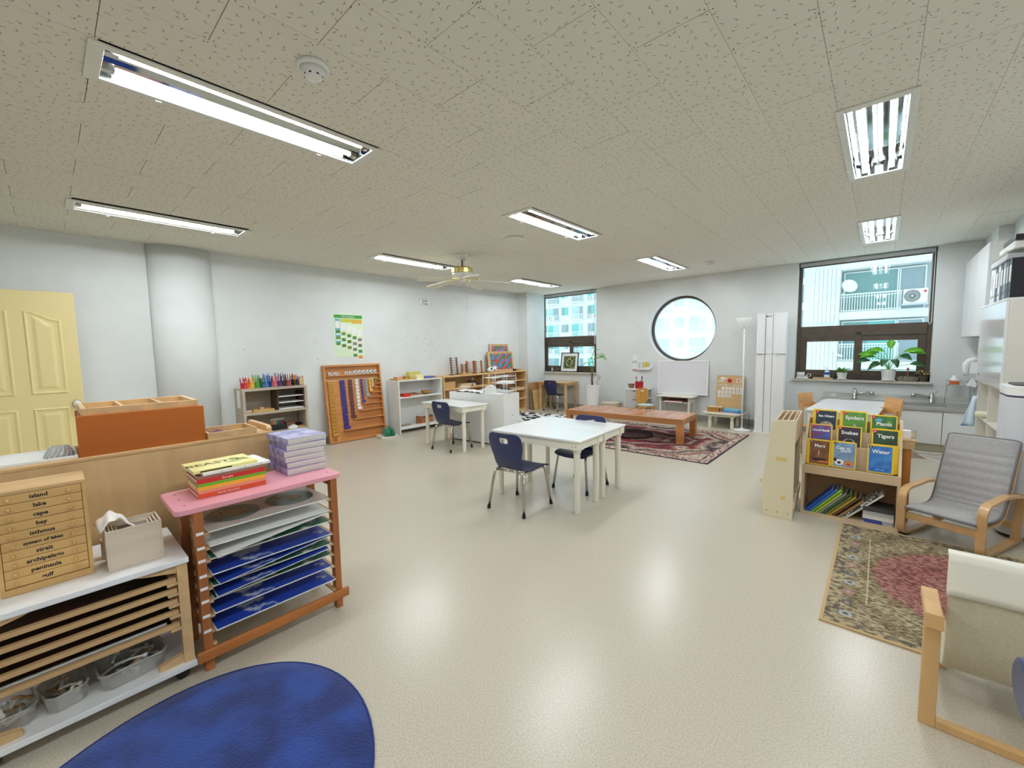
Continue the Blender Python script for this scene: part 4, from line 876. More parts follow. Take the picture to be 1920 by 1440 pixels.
t = thing('toy_roof', 'dark brown gabled toy roof on the beech shelf', 'toy', (-5.95, 5.5, .6505)); part('roof', MB().prism([(-.2, 0), (.2, 0), (.2, .02), (0, .12), (-.2, .02)], -.05, .05, 'x'), wood('dark_toy', (92, 60, 54), .8), t, bevel=.003); part('chimney', bx(-.03, .03, -.03, .03, .105, .15), LGREY, t)
solo('grey_stone', 'small grey cube beside the toy roof', 'block', bx(-.03, .03, -.03, .03, 0, .06), LGREY, (-5.82, 5.42, .6505), bevel=.004)
open_tray('wide_tray', 'wide shallow wooden tray at the right of the beech shelf', (-5.86, 5.64, .6505), .08, .12, .02, HON)
solo('ceramic_dish', 'wide pale dish on the corner shelf upper board', 'dish', MB().lathe([(.05, 0), (.12, .02), (.15, .035), (.14, .034), (.05, .01)], n=28), OFFW, (-5.92, 6.62, .6915), smooth=True)
solo('boat_model', 'grey and dark toy on the corner shelf second board', 'toy', MB().box(-.05, .05, -.16, .16, 0, .03).prism([(-.1, .03), (.1, .03), (.06, .07), (-.08, .06)], -.03, .03, 'x'), DGREY, (-5.88, 6.35, .486), bevel=.004)
open_tray('shelf_tray', 'long pale tray on the corner shelf second board', (-5.86, 6.68, .4855), .08, .2, .04, MAPLE)
solo('dark_board_block', 'dark red box on the corner shelf second board', 'box', bx(-.08, .08, -.1, .1, 0, .1), wood('maroon_box', (110, 50, 40), .8), (-5.9, 6.05, .4855), bevel=.003)

# white cabinet standing with its back to the room
ca = math.radians(6); t = thing('white_cabinet', 'white low cabinet turned with its back to the tables', 'cabinet', (-3.83, 4.12, 0), ca); WCB = plain('cabinet_white', (232, 234, 232), .35)
part('back_panel', bx(-1.02, -.0, 0, .006, .02, .705), WCB, t); part('side_panel', bx(-.02, 0, .006, .37, 0, .705), WHITEG, t, bevel=.001); part('side_panel', bx(-1.02, -1.0, .006, .37, 0, .705), WHITEG, t)
part('top_board', bx(-1.02, 0, 0, .37, .705, .725), WHITEG, t, bevel=.001); part('shelf_board', bx(-1.0, -.02, .01, .365, .34, .36), WCB, t); part('bottom_board', bx(-1.0, -.02, .01, .365, .03, .05), WCB, t); part('hole_cap', MB().cyl((0, .2, .42), (.002, .2, .42), .007, n=10), DGREY, t)
CM = Matrix.Translation((-3.83, 4.12, .7255)) @ Matrix.Rotation(ca, 4, 'Z')
def on_cab(x, y): p = CM @ Vector((x, y, 0)); return tuple(p)
def open_book(x, y, rz, label, m=PAPER):
    t = thing('open_book', label, 'book', on_cab(x, y), rz); part('pages', MB().grid(lambda u, v: (-.13 + .26 * u, -.1 + .2 * v, .004 + .02 * abs(math.sin(2 * PI * u * .5 + PI * .5)) ** .5 * (1 - abs(2 * u - 1) ** 4)), 16, 2), PAPER, t, solid=.004, smooth=True); part('cover', bx(-.135, .135, -.105, .105, 0, .002), m, t)
open_book(-.8, .13, .3, 'open white book on the left of the white cabinet', CARD); open_book(-.5, .1, -.1, 'open book with teal edge on the white cabinet', TEAL)
t = thing('toast_rack', 'small white wire rack at the left of the white cabinet', 'rack', on_cab(-.93, .24), .2)
for k in range(5): part('wire', MB().tube([(-.06 + .03 * k, -.05, 0), (-.06 + .03 * k, -.05, .06), (-.06 + .03 * k, .05, .06), (-.06 + .03 * k, .05, 0)], .003, 6), WHITE, t)
part('base_wire', MB().tube([(-.07, -.05, .003), (.07, -.05, .003), (.07, .05, .003), (-.07, .05, .003)], .003, 6, closed=True), WHITE, t)
t = thing('arched_stand', 'white half-round plastic stand on the white cabinet', 'stand', on_cab(-.31, .1), .5); part('shell', MB().prism([(.1 * math.cos(PI * k / 20), .115 * math.sin(PI * k / 20)) for k in range(21)], -.04, .04, 'y'), WCB, t, bevel=.006); part('slot', bx(-.085, -.075, -.042, -.04, .01, .035), BLUE, t)
solo('paper_sheet', 'white sheet lying at the front of the white cabinet', 'paper', bx(-.15, .15, -.08, .08, 0, .001), PAPER, on_cab(-.22, .09), -.05)
def wire_rack(x, y, label, hz, n):
    t = thing('wire_rack', label, 'rack', on_cab(x, y), ca, 'white wire racks on the white cabinet'); w_, d = .1, .11
    for sx in (-1, 1): part('side_loop', MB().tube([(sx * w_, -d, 0), (sx * w_, -d, hz), (sx * w_, d, hz), (sx * w_, d, 0)], .004, 6), WHITE, t)
    for z in [.03 + (hz - .06) * k / (n - 1) for k in range(n)]:
        q = MB(); q.tube([(-w_, -d, z), (w_, -d, z), (w_, d, z), (-w_, d, z)], .0035, 6, closed=True)
        for k in range(7): q.cyl((-w_ + 2 * w_ * k / 6, -d, z), (-w_ + 2 * w_ * k / 6, d, z), .0025, n=5)
        part('tier', q, WHITE, t)
wire_rack(-.36, .23, 'white wire letter rack on the left, two tiers', .24, 2); wire_rack(-.11, .2, 'white wire letter rack nearest the cabinet end', .27, 3)
solo('rolled_papers', 'tilted stack of white papers in the wire rack', 'papers', bx(-.1, .1, -.09, .09, 0, .03), PAPER, (on_cab(-.11, .2)[0], on_cab(-.11, .2)[1], .7255 + .14), ca + .2, bevel=.004)
solo('paper_pile', 'papers spread in the left wire rack', 'papers', bx(-.14, .1, -.08, .08, 0, .012), PAPER, (on_cab(-.36, .2)[0], on_cab(-.36, .2)[1], .7255 + .035), ca - .1)

# black and white rug
def zebra():
    m = mat('zebra_rug', (236, 236, 232), .9, rgb2=(24, 24, 28), scale=7.5, detail=1, lo=.49, hi=.51); return m
solo('patterned_rug', 'black and white patterned rug by the corner shelf', 'rug', bx(-.6, .6, -.5, .5, 0, .008), zebra(), (-5.16, 6.28, 0), .12, bevel=.002)
# boards leaning at the pillar
solo('leaning_board', 'tall brown plywood board leaning by the corner pillar', 'board', bx(0, .012, -.34, .22, 0, .6), wood('brown_ply', (190, 138, 84), .85, 'y'), (-5.74, 7.4, 0), (0, -.1, .0))
solo('leaning_board', 'shorter pale board leaning in front by the corner pillar', 'board', bx(0, .014, -.27, .22, 0, .44), wood('pale_ply', (222, 188, 130), .88, 'y'), (-5.68, 7.36, 0), (0, -.12, .02))

# ---------------------------------------------------------------- tables and navy chairs
TW = plain('table_white', (240, 241, 241), .22, coat=.3); TL = plain('table_leg_cream', (234, 230, 214), .4)
def make_table(label, loc, rz):
    t = thing('play_table', label, 'table', loc, rz, 'white play tables'); part('tabletop', bx(-.455, .455, -.225, .225, .592, .612), TW, t, bevel=.006)
    for s_ in (-1, 1):
        part('apron', bx(-.42, .42, s_ * .2 - .009, s_ * .2 + .009, .53, .592), TL, t); part('apron', bx(s_ * .425 - .009, s_ * .425 + .009, -.19, .19, .53, .592), TL, t)
        for q in (-1, 1):
            l = part('leg', MB().lathe([(.021, 0), (.024, .01), (.027, .5), (.034, .508), (.034, .53)], (s_ * .4, q * .165), 16), TL, t, smooth=False)
            part('leg_block', bx(s_ * .4 - .045, s_ * .4 + .045, q * .17 - .045, q * .17 + .045, .528, .592), TL, t, bevel=.006)
            for k in (-1, 1): part('screw', MB().cyl((s_ * .4 + k * .018, q * .216, .56), (s_ * .4 + k * .018, q * .2175, .56), .004, n=6), DGREY, t)
    return t
a = math.radians(3.4); ux, uy = math.cos(a), math.sin(a)
fc = (-2.205, 2.925); make_table('white table nearest the viewer, pushed against another', (fc[0], fc[1], 0), a)
make_table('white table behind the nearest one, pushed together with it', (fc[0] - .455 * uy, fc[1] + .455 * ux, 0), a)
make_table('white table in front of the white cabinet', (-4.46, 3.765, 0), math.radians(-1))
def make_chair():
    t = thing('shell_chair', 'x', 'chair', group='navy shell chairs')
    prof = [(.2, .335), (.19, .352), (.12, .366), (.04, .362), (-.05, .352), (-.11, .352), (-.15, .372), (-.172, .41), (-.185, .47), (-.195, .53), (-.205, .585), (-.212, .625), (-.217, .652), (-.22, .668)]
    wid = [.16, .178, .185, .185, .175, .16, .145, .138, .15, .17, .178, .172, .16, .13]
    NU = 16
    def pt(i, u):
        y, z = prof[i]; w_ = wid[i]; x = (2 * u - 1); dip = (1 - abs(x) ** 2.2)
        if i <= 5: return (x * w_, y - (.02 if i == 0 else 0) * abs(x) ** 3, z - .012 * dip)
        return (x * w_, y - .02 * dip * min(1, (i - 5) / 3) + .012, z)
    def sheet(i0, i1, skip=None):
        n = i1 - i0; return MB().grid(lambda u, v: pt(i0 + round(v * n), u), NU, n, skip)
    part('seat', sheet(0, 6), NAVY, t, smooth=True, solid=.009, subd=1); part('backrest', sheet(6, 13, lambda i, j: j == 4 and 6 <= i <= 9), NAVY, t, smooth=True, solid=.009, subd=1)
    for sx in (-1, 1):
        for f in (-1, 1):
            if f > 0: pts = [(sx * .185, .185, .02), (sx * .165, .165, .2), (sx * .15, .15, .315), (sx * .145, .13, .333), (sx * .14, .1, .338), (sx * .14, 0, .338)]
            else: pts = [(sx * .185, -.2, .02), (sx * .165, -.17, .22), (sx * .155, -.15, .312), (sx * .148, -.13, .333), (sx * .14, -.1, .338), (sx * .14, 0, .338)]
            l = part('leg', MB().tube(pts, .0115, 10), CHROME, t, smooth=True); part('foot_cap', MB().cyl((pts[0][0] * 1.01, pts[0][1] * 1.015, 0), (pts[0][0], pts[0][1], .03), .0155, .0145, 12), BLACK, l)
    part('crossbar', MB().tube([(-.15, -.135, .33), (0, -.135, .338), (.15, -.135, .33)], .0105, 8).tube([(-.145, .11, .335), (.145, .11, .335)], .0105, 8), CHROME, t, smooth=True)
    return t
ch = make_chair(); ch.location = (-2.263, 2.625, 0); ch.rotation_euler = (0, 0, .05); ch['label'] = 'navy shell chair at the nearest white table, back to the viewer'
dup(ch, (-2.14, 3.37, 0), PI + .02, 'navy shell chair tucked in on the far side of the paired tables', 'navy shell chairs')
dup(ch, (-4.362, 3.64, 0), .04, 'navy shell chair at the table before the white cabinet', 'navy shell chairs')
dup(ch, (-5.24, 7.31, 0), -.03, 'navy shell chair at the wooden desk under the corner window', 'navy shell chairs')
t = thing('swivel_chair', 'navy swivel chair back cut off at the right picture edge', 'chair', (.5, 1.3, 0)); pl = [(.11 + .085 * math.cos(2 * PI * k / 28), .556 + .062 * math.sin(2 * PI * k / 28)) for k in range(28)]
part('backrest', MB().prism(pl, -.235, -.205, 'x'), plain('navy_shell', (46, 62, 104), .35), t, bevel=.012); part('back_post', MB().tube([(-.2, .08, .52), (-.18, .04, .4), (-.1, 0, .33), (0, 0, .33)], .014, 8), BLACK, t)
part('seat', MB().prism([(.17 * math.cos(2 * PI * k / 28), .18 * math.sin(2 * PI * k / 28)) for k in range(28)], .34, .375, 'z'), NAVY, t, bevel=.01); part('column', MB().cyl((0, 0, .06), (0, 0, .34), .022, n=14), CHROME, t)
for k in range(5): a = 2 * PI * k / 5; part('base_arm', MB().tube([(0, 0, .075), (.2 * math.cos(a), .2 * math.sin(a), .055)], [.018, .012], 8), BLACK, t); part('castor', MB().cyl((.2 * math.cos(a) - .01, .2 * math.sin(a), .024), (.2 * math.cos(a) + .01, .2 * math.sin(a), .024), .024, n=14), BLACK, t)
# desk under the corner window
t = thing('wooden_desk', 'pale wooden desk under the corner window', 'desk', (-5.29, 7.45, 0)); part('desktop', bx(-.385, .385, -.245, .225, .6, .622), OAKL, t, bevel=.003)
for s_ in (-1, 1):
    part('apron', bx(-.31, .31, s_ * .19 - .01, s_ * .19 + .01, .55, .6), OAKL, t); part('apron', bx(s_ * .33 - .01, s_ * .33 + .01, -.17, .17, .55, .6), OAKL, t)
    for q in (-1, 1): part('leg', bx(s_ * .335 - .024, s_ * .335 + .024, q * .19 - .024, q * .19 + .024, 0, .6), OAKL, t, bevel=.004)
# ---------------------------------------------------------------- along the window wall
t = thing('framed_picture', 'black-framed dark green print leaning on the corner window sill', 'picture', (-5.2, 7.74, .8155), (-.16, 0, .03)); w_, h = .225, .435
for a in ((-w_, -w_ + .016, 0, h), (w_ - .016, w_, 0, h), (-w_ + .016, w_ - .016, 0, .016), (-w_ + .016, w_ - .016, h - .016, h)): part('frame_strip', bx(a[0], a[1], -.01, .012, a[2], a[3]), BLACK, t)
part('mount', bx(-w_ + .016, w_ - .016, 0, .004, .016, h - .016), PAPER, t); part('print', bx(-.15, .15, -.002, 0, .075, .355), mat('dark_green_print', (70, 84, 62), .5, rgb2=(190, 180, 90), scale=26, lo=.56, hi=.62), t)
c = MB()
for s_ in (-1, 1): c.tube([(s_ * (.02 + .06 * math.sin(k * .5)), -.003, .13 + .025 * k) for k in range(8)], .008, 6)
part('print_ornament', c, plain('pale_gold_print', (206, 204, 140), .5), t)
solo('dark_planter', 'small dark block at the left of the corner window sill', 'planter', bx(-.07, .07, -.03, .03, 0, .07), BROWNF, (-5.52, 7.78, .8155), bevel=.006)
solo('sill_bottle', 'little grey bottle at the left end of the corner window sill', 'bottle', MB().lathe([(.022, 0), (.026, .03), (.02, .06), (.01, .075), (.01, .095)], n=14), LGREY, (-5.68, 7.78, .8155), smooth=True)
LEAF = mat('leaf_green', (70, 120, 52), .45, rgb2=(46, 92, 38), scale=20); LEAFY = mat('leaf_light', (120, 160, 70), .45, rgb2=(84, 130, 52), scale=24); LEAFD = mat('leaf_dark', (38, 80, 40), .35, rgb2=(54, 102, 50), scale=18)
def leaf(parent, p, az, el, l, w_, m, droop=.3, nm='leaf', roll=0):
    n = 8; vs = []; base = Vector(p); d = Vector((math.cos(az) * math.cos(el), math.sin(az) * math.cos(el), math.sin(el))); side = Vector((-math.sin(az) * math.cos(roll), math.cos(az) * math.cos(roll), math.sin(roll)))
    for i in range(n + 1):
        u = i / n; c = base + d * l * u - Vector((0, 0, droop * l * u * u)); ww = w_ * math.sin(PI * min(1, u * .96 + .02)) ** .8
        up = Vector((0, 0, .25 * ww)); vs += [c - side * ww + up, c, c + side * ww + up]
    fs = []
    for i in range(n):
        for k in range(2): fs.append((3 * i + k, 3 * i + k + 1, 3 * i + 4 + k, 3 * i + 3 + k))
    return part(nm, MB().add(vs, fs), m, parent, smooth=True, solid=.001)
t = thing('potted_tree', 'leggy plant in a tall tapered white floor pot beside the corner window', 'plant', (-4.37, 7.36, 0))
part('pot', MB().lathe([(.105, 0), (.115, .01), (.15, .56), (.158, .57), (.158, .6), (.145, .6), (.138, .55)], n=32), WHITEG, t, smooth=False); part('soil', MB().lathe([(.138, .55), (.138, .552)], n=24), BROWN, t)
part('trunk', MB().tube([(0, 0, .55), (-.01, 0, .68), (-.005, 0, .84)], [.022, .02, .017], 8), BROWN, t, smooth=True)
part('stem', MB().tube([(0, 0, .8), (.02, 0, 1.0), (.0, -.02, 1.15), (.06, -.03, 1.3)], .007, 6), LEAFY, t); part('stem', MB().tube([(0, 0, .8), (-.04, 0, .95), (-.1, 0, 1.05)], .006, 6), LEAFY, t); part('stem', MB().tube([(.03, 0, 1.1), (.14, -.05, 1.22), (.24, -.1, 1.2)], .005, 6), LEAFY, t)
for p, az, el, l, w_ in (((-.1, 0, 1.05), PI, -.2, .12, .035), ((-.08, 0, 1.04), 2.2, .3, .1, .03), ((-.02, 0, 1.12), 2.6, .4, .13, .035), ((.06, 0, 1.1), .2, .6, .16, .055), ((.12, -.03, 1.17), -.3, .1, .15, .055), ((.2, -.08, 1.2), .3, .2, .14, .03), ((.24, -.1, 1.2), -.4, -.3, .16, .02), ((.06, -.03, 1.3), 1.2, .2, .12, .03), ((.22, -.1, 1.26), 0, -.6, .2, .018), ((.02, 0, 1.05), -1.5, .2, .12, .035)): leaf(t, p, az, el, l, w_, LEAF)
part('twig', MB().tube([(.08, 0, .55), (.1, .02, .68), (.14, .02, .8)], .003, 5).tube([(.1, .02, .68), (.18, .03, .75)], .003, 5), BROWN, t)
for k in range(5): leaf(t, (.08 + .02 * k, .01, .62 + .035 * k), .5 * k, .5, .05, .012, LEAFD)
# stacked floor cushions
CUSH = mat('linen_cushion', (214, 200, 176), .9, rgb2=(198, 184, 158), scale=120, sheen=.2)
for k in range(7):
    r = .2; pf = [(r * .6, 0), (r * .96, .004), (r, .018), (r * .96, .032), (r * .6, .0365), (.01, .037)]
    solo('floor_cushion', f'flat beige floor cushion, {["lowest", "second", "third", "fourth", "fifth", "sixth", "topmost"][k]} in the stack by the white pot', 'cushion', MB().lathe(pf, n=28), CUSH, (-3.98 + random.uniform(-.01, .01), 7.43, .0375 * k), 0, 'stacked beige cushions', smooth=True)
# drawer cart
t = thing('drawer_cart', 'white three-drawer cart against the window wall', 'drawer cart', (-3.465, 7.53, 0)); w_, d = .2, .16; FROSTP = clear_mat('milky_plastic', (232, 230, 228), .35, rough=.3, gloss=.08)
for sx in (-1, 1):
    for sy in (-1, 1): part('post', bx(sx * w_ - .009, sx * w_ + .009, sy * d - .009, sy * d + .009, 0, .54), WHITE, t)
for z in (.04, .2, .36, .53):
    part('rail', MB().box(-w_, w_, -d - .008, -d + .008, z, z + .014).box(-w_, w_, d - .008, d + .008, z, z + .014).box(-w_ - .008, -w_ + .008, -d, d, z, z + .014).box(w_ - .008, w_ + .008, -d, d, z, z + .014), WHITE, t)
part('top', bx(-w_ - .01, w_ + .01, -d - .01, d + .01, .544, .556), WHITE, t, bevel=.003)
for k, z in enumerate((.06, .22, .38)): q = part('drawer', MB().box(-w_ + .012, w_ - .012, -d - .012, -d - .008, z, z + .12).box(-w_ + .012, w_ - .012, -d, d - .012, z, z + .004), FROSTP, t); part('contents', bx(-w_ + .03, -w_ + .15 + .05 * k, -d + .01, d - .03, z + .005, z + .07), plain(['linen_grey', 'mint', 'dusty_pink'][k], [(190, 190, 180), (190, 210, 200), (214, 170, 170)][k], .7), q)
t = thing('red_pot', 'red cylinder pot holding brushes on the drawer cart', 'pot', (-3.42, 7.47, .5565)); part('pot_body', MB().lathe([(.075, 0), (.078, .13), (.07, .13), (.068, .01)], n=24), plain('deep_red', (176, 26, 42), .4), t)
for k in range(6): a = k * 1.05; part('brush', MB().cyl((.03 * math.cos(a), .03 * math.sin(a), .015), (.06 * math.cos(a), .06 * math.sin(a), .2 + .015 * (k % 3)), .005, n=6).ball((.062 * math.cos(a), .062 * math.sin(a), .205 + .015 * (k % 3)), (.01, .01, .018)), [BROWN, BLACK, OFFW, DGREY, CARD, WHITE][k], t)
solo('basket', 'small brown woven basket beside the red pot', 'basket', MB().lathe([(.04, 0), (.065, .08), (.06, .08), (.036, .008)], n=18), mat('wicker', (160, 130, 104), .9, rgb2=(120, 94, 74), scale=90), (-3.59, 7.49, .5565))
# small wooden chair
t = thing('child_chair', 'small amber wooden chair with grey seat pad beside the drawer cart', 'chair', (-3.17, 7.2, 0), .9); AMB = wood('amber_ply', (222, 164, 78), .86, 'z', .35)
part('seat', MB().prism([(-.14, -.14), (.14, -.14), (.15, 0), (.13, .13), (-.13, .13), (-.15, 0)], .262, .28, 'z'), AMB, t, bevel=.005); part('seat_pad', MB().lathe([(.1, .281), (.145, .287), (.145, .297), (.1, .305)], n=24), plain('pale_blue_pad', (196, 214, 214), .9), t, smooth=True)
hp = [(.1, .34), (.125, .42), (.12, .54), (.09, .585), (-.09, .585), (-.12, .54), (-.125, .42), (-.1, .34), (-.07, .3), (.07, .3)]
part('backrest', MB().prism(hp, .128, .142, 'y'), AMB, t, bevel=.004); part('grip_slot', bx(-.028, .028, .1265, .1282, .525, .545), PAPER, t)
for sx in (-1, 1):
    for sy in (-1, 1): part('leg', MB().cyl((sx * .14, sy * .13, 0), (sx * .11, sy * .11, .262), .014, .017, 10), AMB, t)
# whiteboard on its small table
t = thing('arched_table', 'small white table with arched side panels under the whiteboard', 'table', (-2.71, 7.5, 0)); part('tabletop', bx(-.315, .315, -.19, .19, .445, .465), OFFW, t, bevel=.005)
for sx in (-1, 1):
    ol = [(-.17, 0), (-.1, 0), (-.1, .26)] + [(.1 * math.cos(PI - PI * k / 10), .26 + .1 * math.sin(PI - PI * k / 10)) for k in range(1, 10)] + [(.1, .26), (.1, 0), (.17, 0), (.15, .445), (-.15, .445)]
    part('side_panel', MB().prism(ol, sx * .25 - .011, sx * .25 + .011, 'x'), OFFW, t)
part('shelf', bx(-.239, .239, -.14, .14, .345, .357), OFFW, t); part('stretcher', bx(-.239, .239, .1, .118, .357, .445), OFFW, t)
solo('red_folder', 'red brown folder on the shelf of the arched table', 'folder', bx(-.15, .15, -.12, .12, 0, .018), wood('folder_brown', (150, 70, 50), .85), (-2.72, 7.47, .374), .06, bevel=.002)
solo('white_folder', 'white folder under the red brown one', 'folder', bx(-.16, .14, -.13, .13, 0, .016), PAPER, (-2.71, 7.46, .3575), -.04, bevel=.002)
t = thing('whiteboard', 'white framed blank whiteboard leaning under the round window', 'whiteboard', (-2.69, 7.645, .4655), (-.1, -.012, 0)); WB = plain('board_surface', (222, 222, 228), .25)
part('surface', bx(-.43, .43, -.004, .004, .012, .6), WB, t); 
for a in ((-.45, -.43, 0, .615), (.43, .45, 0, .615), (-.43, .43, 0, .02), (-.43, .43, .595, .615)): part('frame_strip', bx(a[0], a[1], -.01, .01, a[2], a[3]), WHITE, t, bevel=.003)
# wall organisers
t = thing('wall_holder', 'white angular paper holder with yellow cards on the window wall', 'holder', (-3.41, YB - .0005, .89)); part('holder_back', MB().prism([(-.15, 0), (.09, 0), (.15, .06), (.15, .16), (-.15, .175)], -.006, 0, 'y'), WHITE, t)
part('pocket', MB().prism([(-.15, 0), (.09, 0), (.15, .06), (.15, .08), (-.15, .03)], -.045, -.04, 'y').box(-.15, .1, -.045, -.006, 0, .006), WHITE, t)
for k, m in enumerate((LGREY, WHITE, LGREY, YELLOW, MATS['poster_lime'], LGREY)): part('card_strip', bx(-.12 + .035 * k, -.088 + .035 * k, -.03, -.02, .02, .16), m, t)
t = thing('paper_strip', 'vertical strip of small printed cards on the window wall', 'notes', (-3.63, YB - .0005, .86))
for k in range(6): part('card_note', bx(-.045, .045, -.003, 0, .055 * k, .05 + .055 * k), [mat('printed_note', (226, 206, 190), .6, rgb2=(190, 120, 110), scale=40), PAPER, PAPER, LGREY, PAPER, PAPER][k], t)
# calendar board on its low table
t = thing('low_table', 'low cream table with turned legs before the calendar board', 'table', (-1.905, 7.38, 0)); CRM = plain('cream_lacquer', (232, 226, 206), .4)
part('tabletop', MB().prism([(-.3, -.12), (-.22, -.24), (.22, -.24), (.3, -.12), (.3, .16), (.22, .24), (-.22, .24), (-.3, .16)], .232, .252, 'z'), CRM, t, bevel=.004); part('apron', bx(-.2, .2, -.19, .2, .19, .232), CRM, t)
for sx in (-1, 1):
    for sy in (-1, 1): part('leg', MB().lathe([(.022, 0), (.026, .02), (.026, .12), (.016, .13), (.026, .145), (.018, .158), (.026, .17), (.026, .19)], (sx * .165, sy * .17), 14), CRM, t)
t = thing('calendar_board', 'plywood calendar board with number cards leaning on the wall', 'calendar', (-1.89, 7.615, .2525), (-.12, 0, 0)); part('board', bx(-.21, .21, -.005, .005, 0, .585), wood('calendar_ply', (222, 184, 128), .9, 'x'), t)
def pcard(x, z, w_, h, m, s_=None, ts=.024):
    c = part('date_card', bx(x - w_, x + w_, -.0075, -.005, z - h, z + h), m, t)
    if s_: lettering(s_, ts, INK, c, (x, -.008, z), RXH, bold=.0006)
for r, row in enumerate(((None, '', '2', '3', '4', '5', '6'), tuple(map(str, range(7, 14))), tuple(map(str, range(14, 18))))):
    for c_, s_ in enumerate(row):
        if s_ is not None: pcard(-.165 + .056 * c_, .365 - .062 * r, .021, .025, PAPER, s_)
for c_ in range(7):
    if c_ != 3: pcard(-.165 + .056 * c_, .42, .022, .009, PAPER, ('SUN', 'MON', 'TUE', '', 'THU', 'FRI', 'SAT')[c_], .013)
pcard(-.12, .535, .03, .018, PAPER, None); pcard(-.14, .49, .035, .016, PAPER, 'MAY', .02); pcard(-.065, .53, .012, .008, PAPER)
pcard(-.01, .495, .032, .032, RED); part('red_card_mark', bx(-.022, .002, -.0085, -.0076, .482, .508), plain('dark_red_print', (120, 16, 24), .6), t)
pcard(.125, .5, .034, .034, plain('peach_card', (244, 214, 196), .6)); c = MB(); c.prism([(.125 + .02 * math.cos(k * PI / 8), .5 + .02 * math.sin(k * PI / 8)) for k in range(16)], -.0085, -.0076, 'y'); part('peach_card_mark', c, plain('tan_print', (190, 150, 130), .6), t)
t = thing('wooden_file_box', 'brown wooden box file on the low cream table', 'box', (-2.02, 7.36, .2525), .1); part('case', bx(-.12, .1, -.09, .09, 0, .075), wood('file_brown', (190, 130, 66), .85), t, bevel=.002); part('lid', bx(-.125, .105, -.095, .095, .0755, .085), MAPLE, t); part('clasp', bx(.06, .08, -.093, -.09, .015, .06), BLACK, t)
for k, (m, lab) in enumerate(((plain('rose_sheet', (220, 170, 165), .6), 'thin pink sheet at the bottom on the low cream table'), (plain('violet_folder', (140, 140, 190), .5), 'grey violet folder under the blue ones'), (plain('blue_folder', (70, 150, 190), .45), 'blue folder second from the top on the low table'), (plain('aqua_folder', (110, 190, 216), .45), 'light blue folder on top on the low cream table'))):
    solo('paper_folder', lab, 'folder', bx(-.15, .15, -.1, .1, 0, .003 if k == 0 else .016), m, (-1.77 - .005 * k, 7.35 + .012 * k, .2525 + (0 if k == 0 else .0035 + .0165 * (k - 1))), -.15 - .06 * k, 'folders on the low cream table')
# floor lamp
t = thing('floor_lamp', 'white uplighter floor lamp beside the tower air conditioner', 'lamp', (-1.6, 7.22, 0)); part('base', MB().lathe([(.12, 0), (.125, .012), (.11, .025), (.03, .034), (.012, .045)], n=32), WHITEG, t, smooth=True); part('pole', MB().cyl((0, 0, .03), (0, 0, 1.62), .012, n=12), WHITE, t, smooth=True)
part('lamp_bowl', MB().lathe([(.02, 1.6), (.03, 1.615), (.125, 1.755), (.122, 1.757), (.03, 1.625), (.01, 1.612)], n=32), plain('bowl_white', (236, 238, 236), .35), t, smooth=True); part('switch', bx(-.02, -.011, -.012, .0, .98, 1.02), LGREY, t); part('cord', MB().tube([(.0, .1, .015), (.05, .25, .005), (.02, .36, .02), (.0, .48, .2)], .004, 6), BLACK, t)
solo('wall_outlet', 'white double wall outlet behind the floor lamp', 'outlet', MB().box(-.038, .038, -.012, 0, 0, .115).cyl((0, -.0121, .035), (0, -.014, .035), .018, n=14).cyl((0, -.0121, .082), (0, -.014, .082), .018, n=14), OFFW, (-1.635, YB - .0003, .21), bevel=.002)
# tower air conditioner
t = thing('tower_air_conditioner', 'tall white tower air conditioner by the window wall', 'air conditioner', (-1.25, 7.35, 0), .1); 
part('cabinet', MB().prism([(-.19, -.12), (-.17, -.15), (-.05, -.165), (.05, -.165), (.17, -.15), (.19, -.12), (.19, .17), (-.19, .17)], .015, 1.81, 'z'), WHITEG, t, bevel=.004); part('foot', bx(-.2, .2, -.17, .18, 0, .015), WHITE, t)
for x in (-.075, .02): part('seam', bx(x - .002, x + .002, -.1665, -.155, .02, 1.805), DGREY, t)
part('seam', bx(-.19, .19, -.1668, -.12, 1.2, 1.204), DGREY, t)
lettering('LG', .03, DGREY, t, (-.02, -.1672, 1.76), RXH, bold=.001); part('logo_dot', MB().cyl((-.055, -.1675, 1.76), (-.055, -.165, 1.76), .012, n=14), DGREY, t)
for k in range(6): part('button', MB().cyl((-.045 + .03 * (k % 2), -.167, 1.33 + .04 * (k // 2)), (-.045 + .03 * (k % 2), -.164, 1.33 + .04 * (k // 2)), .007, n=10), LGREY, t)
part('name_plate', bx(.06, .12, -.166, -.155, 1.165, 1.175), LGREY, t)

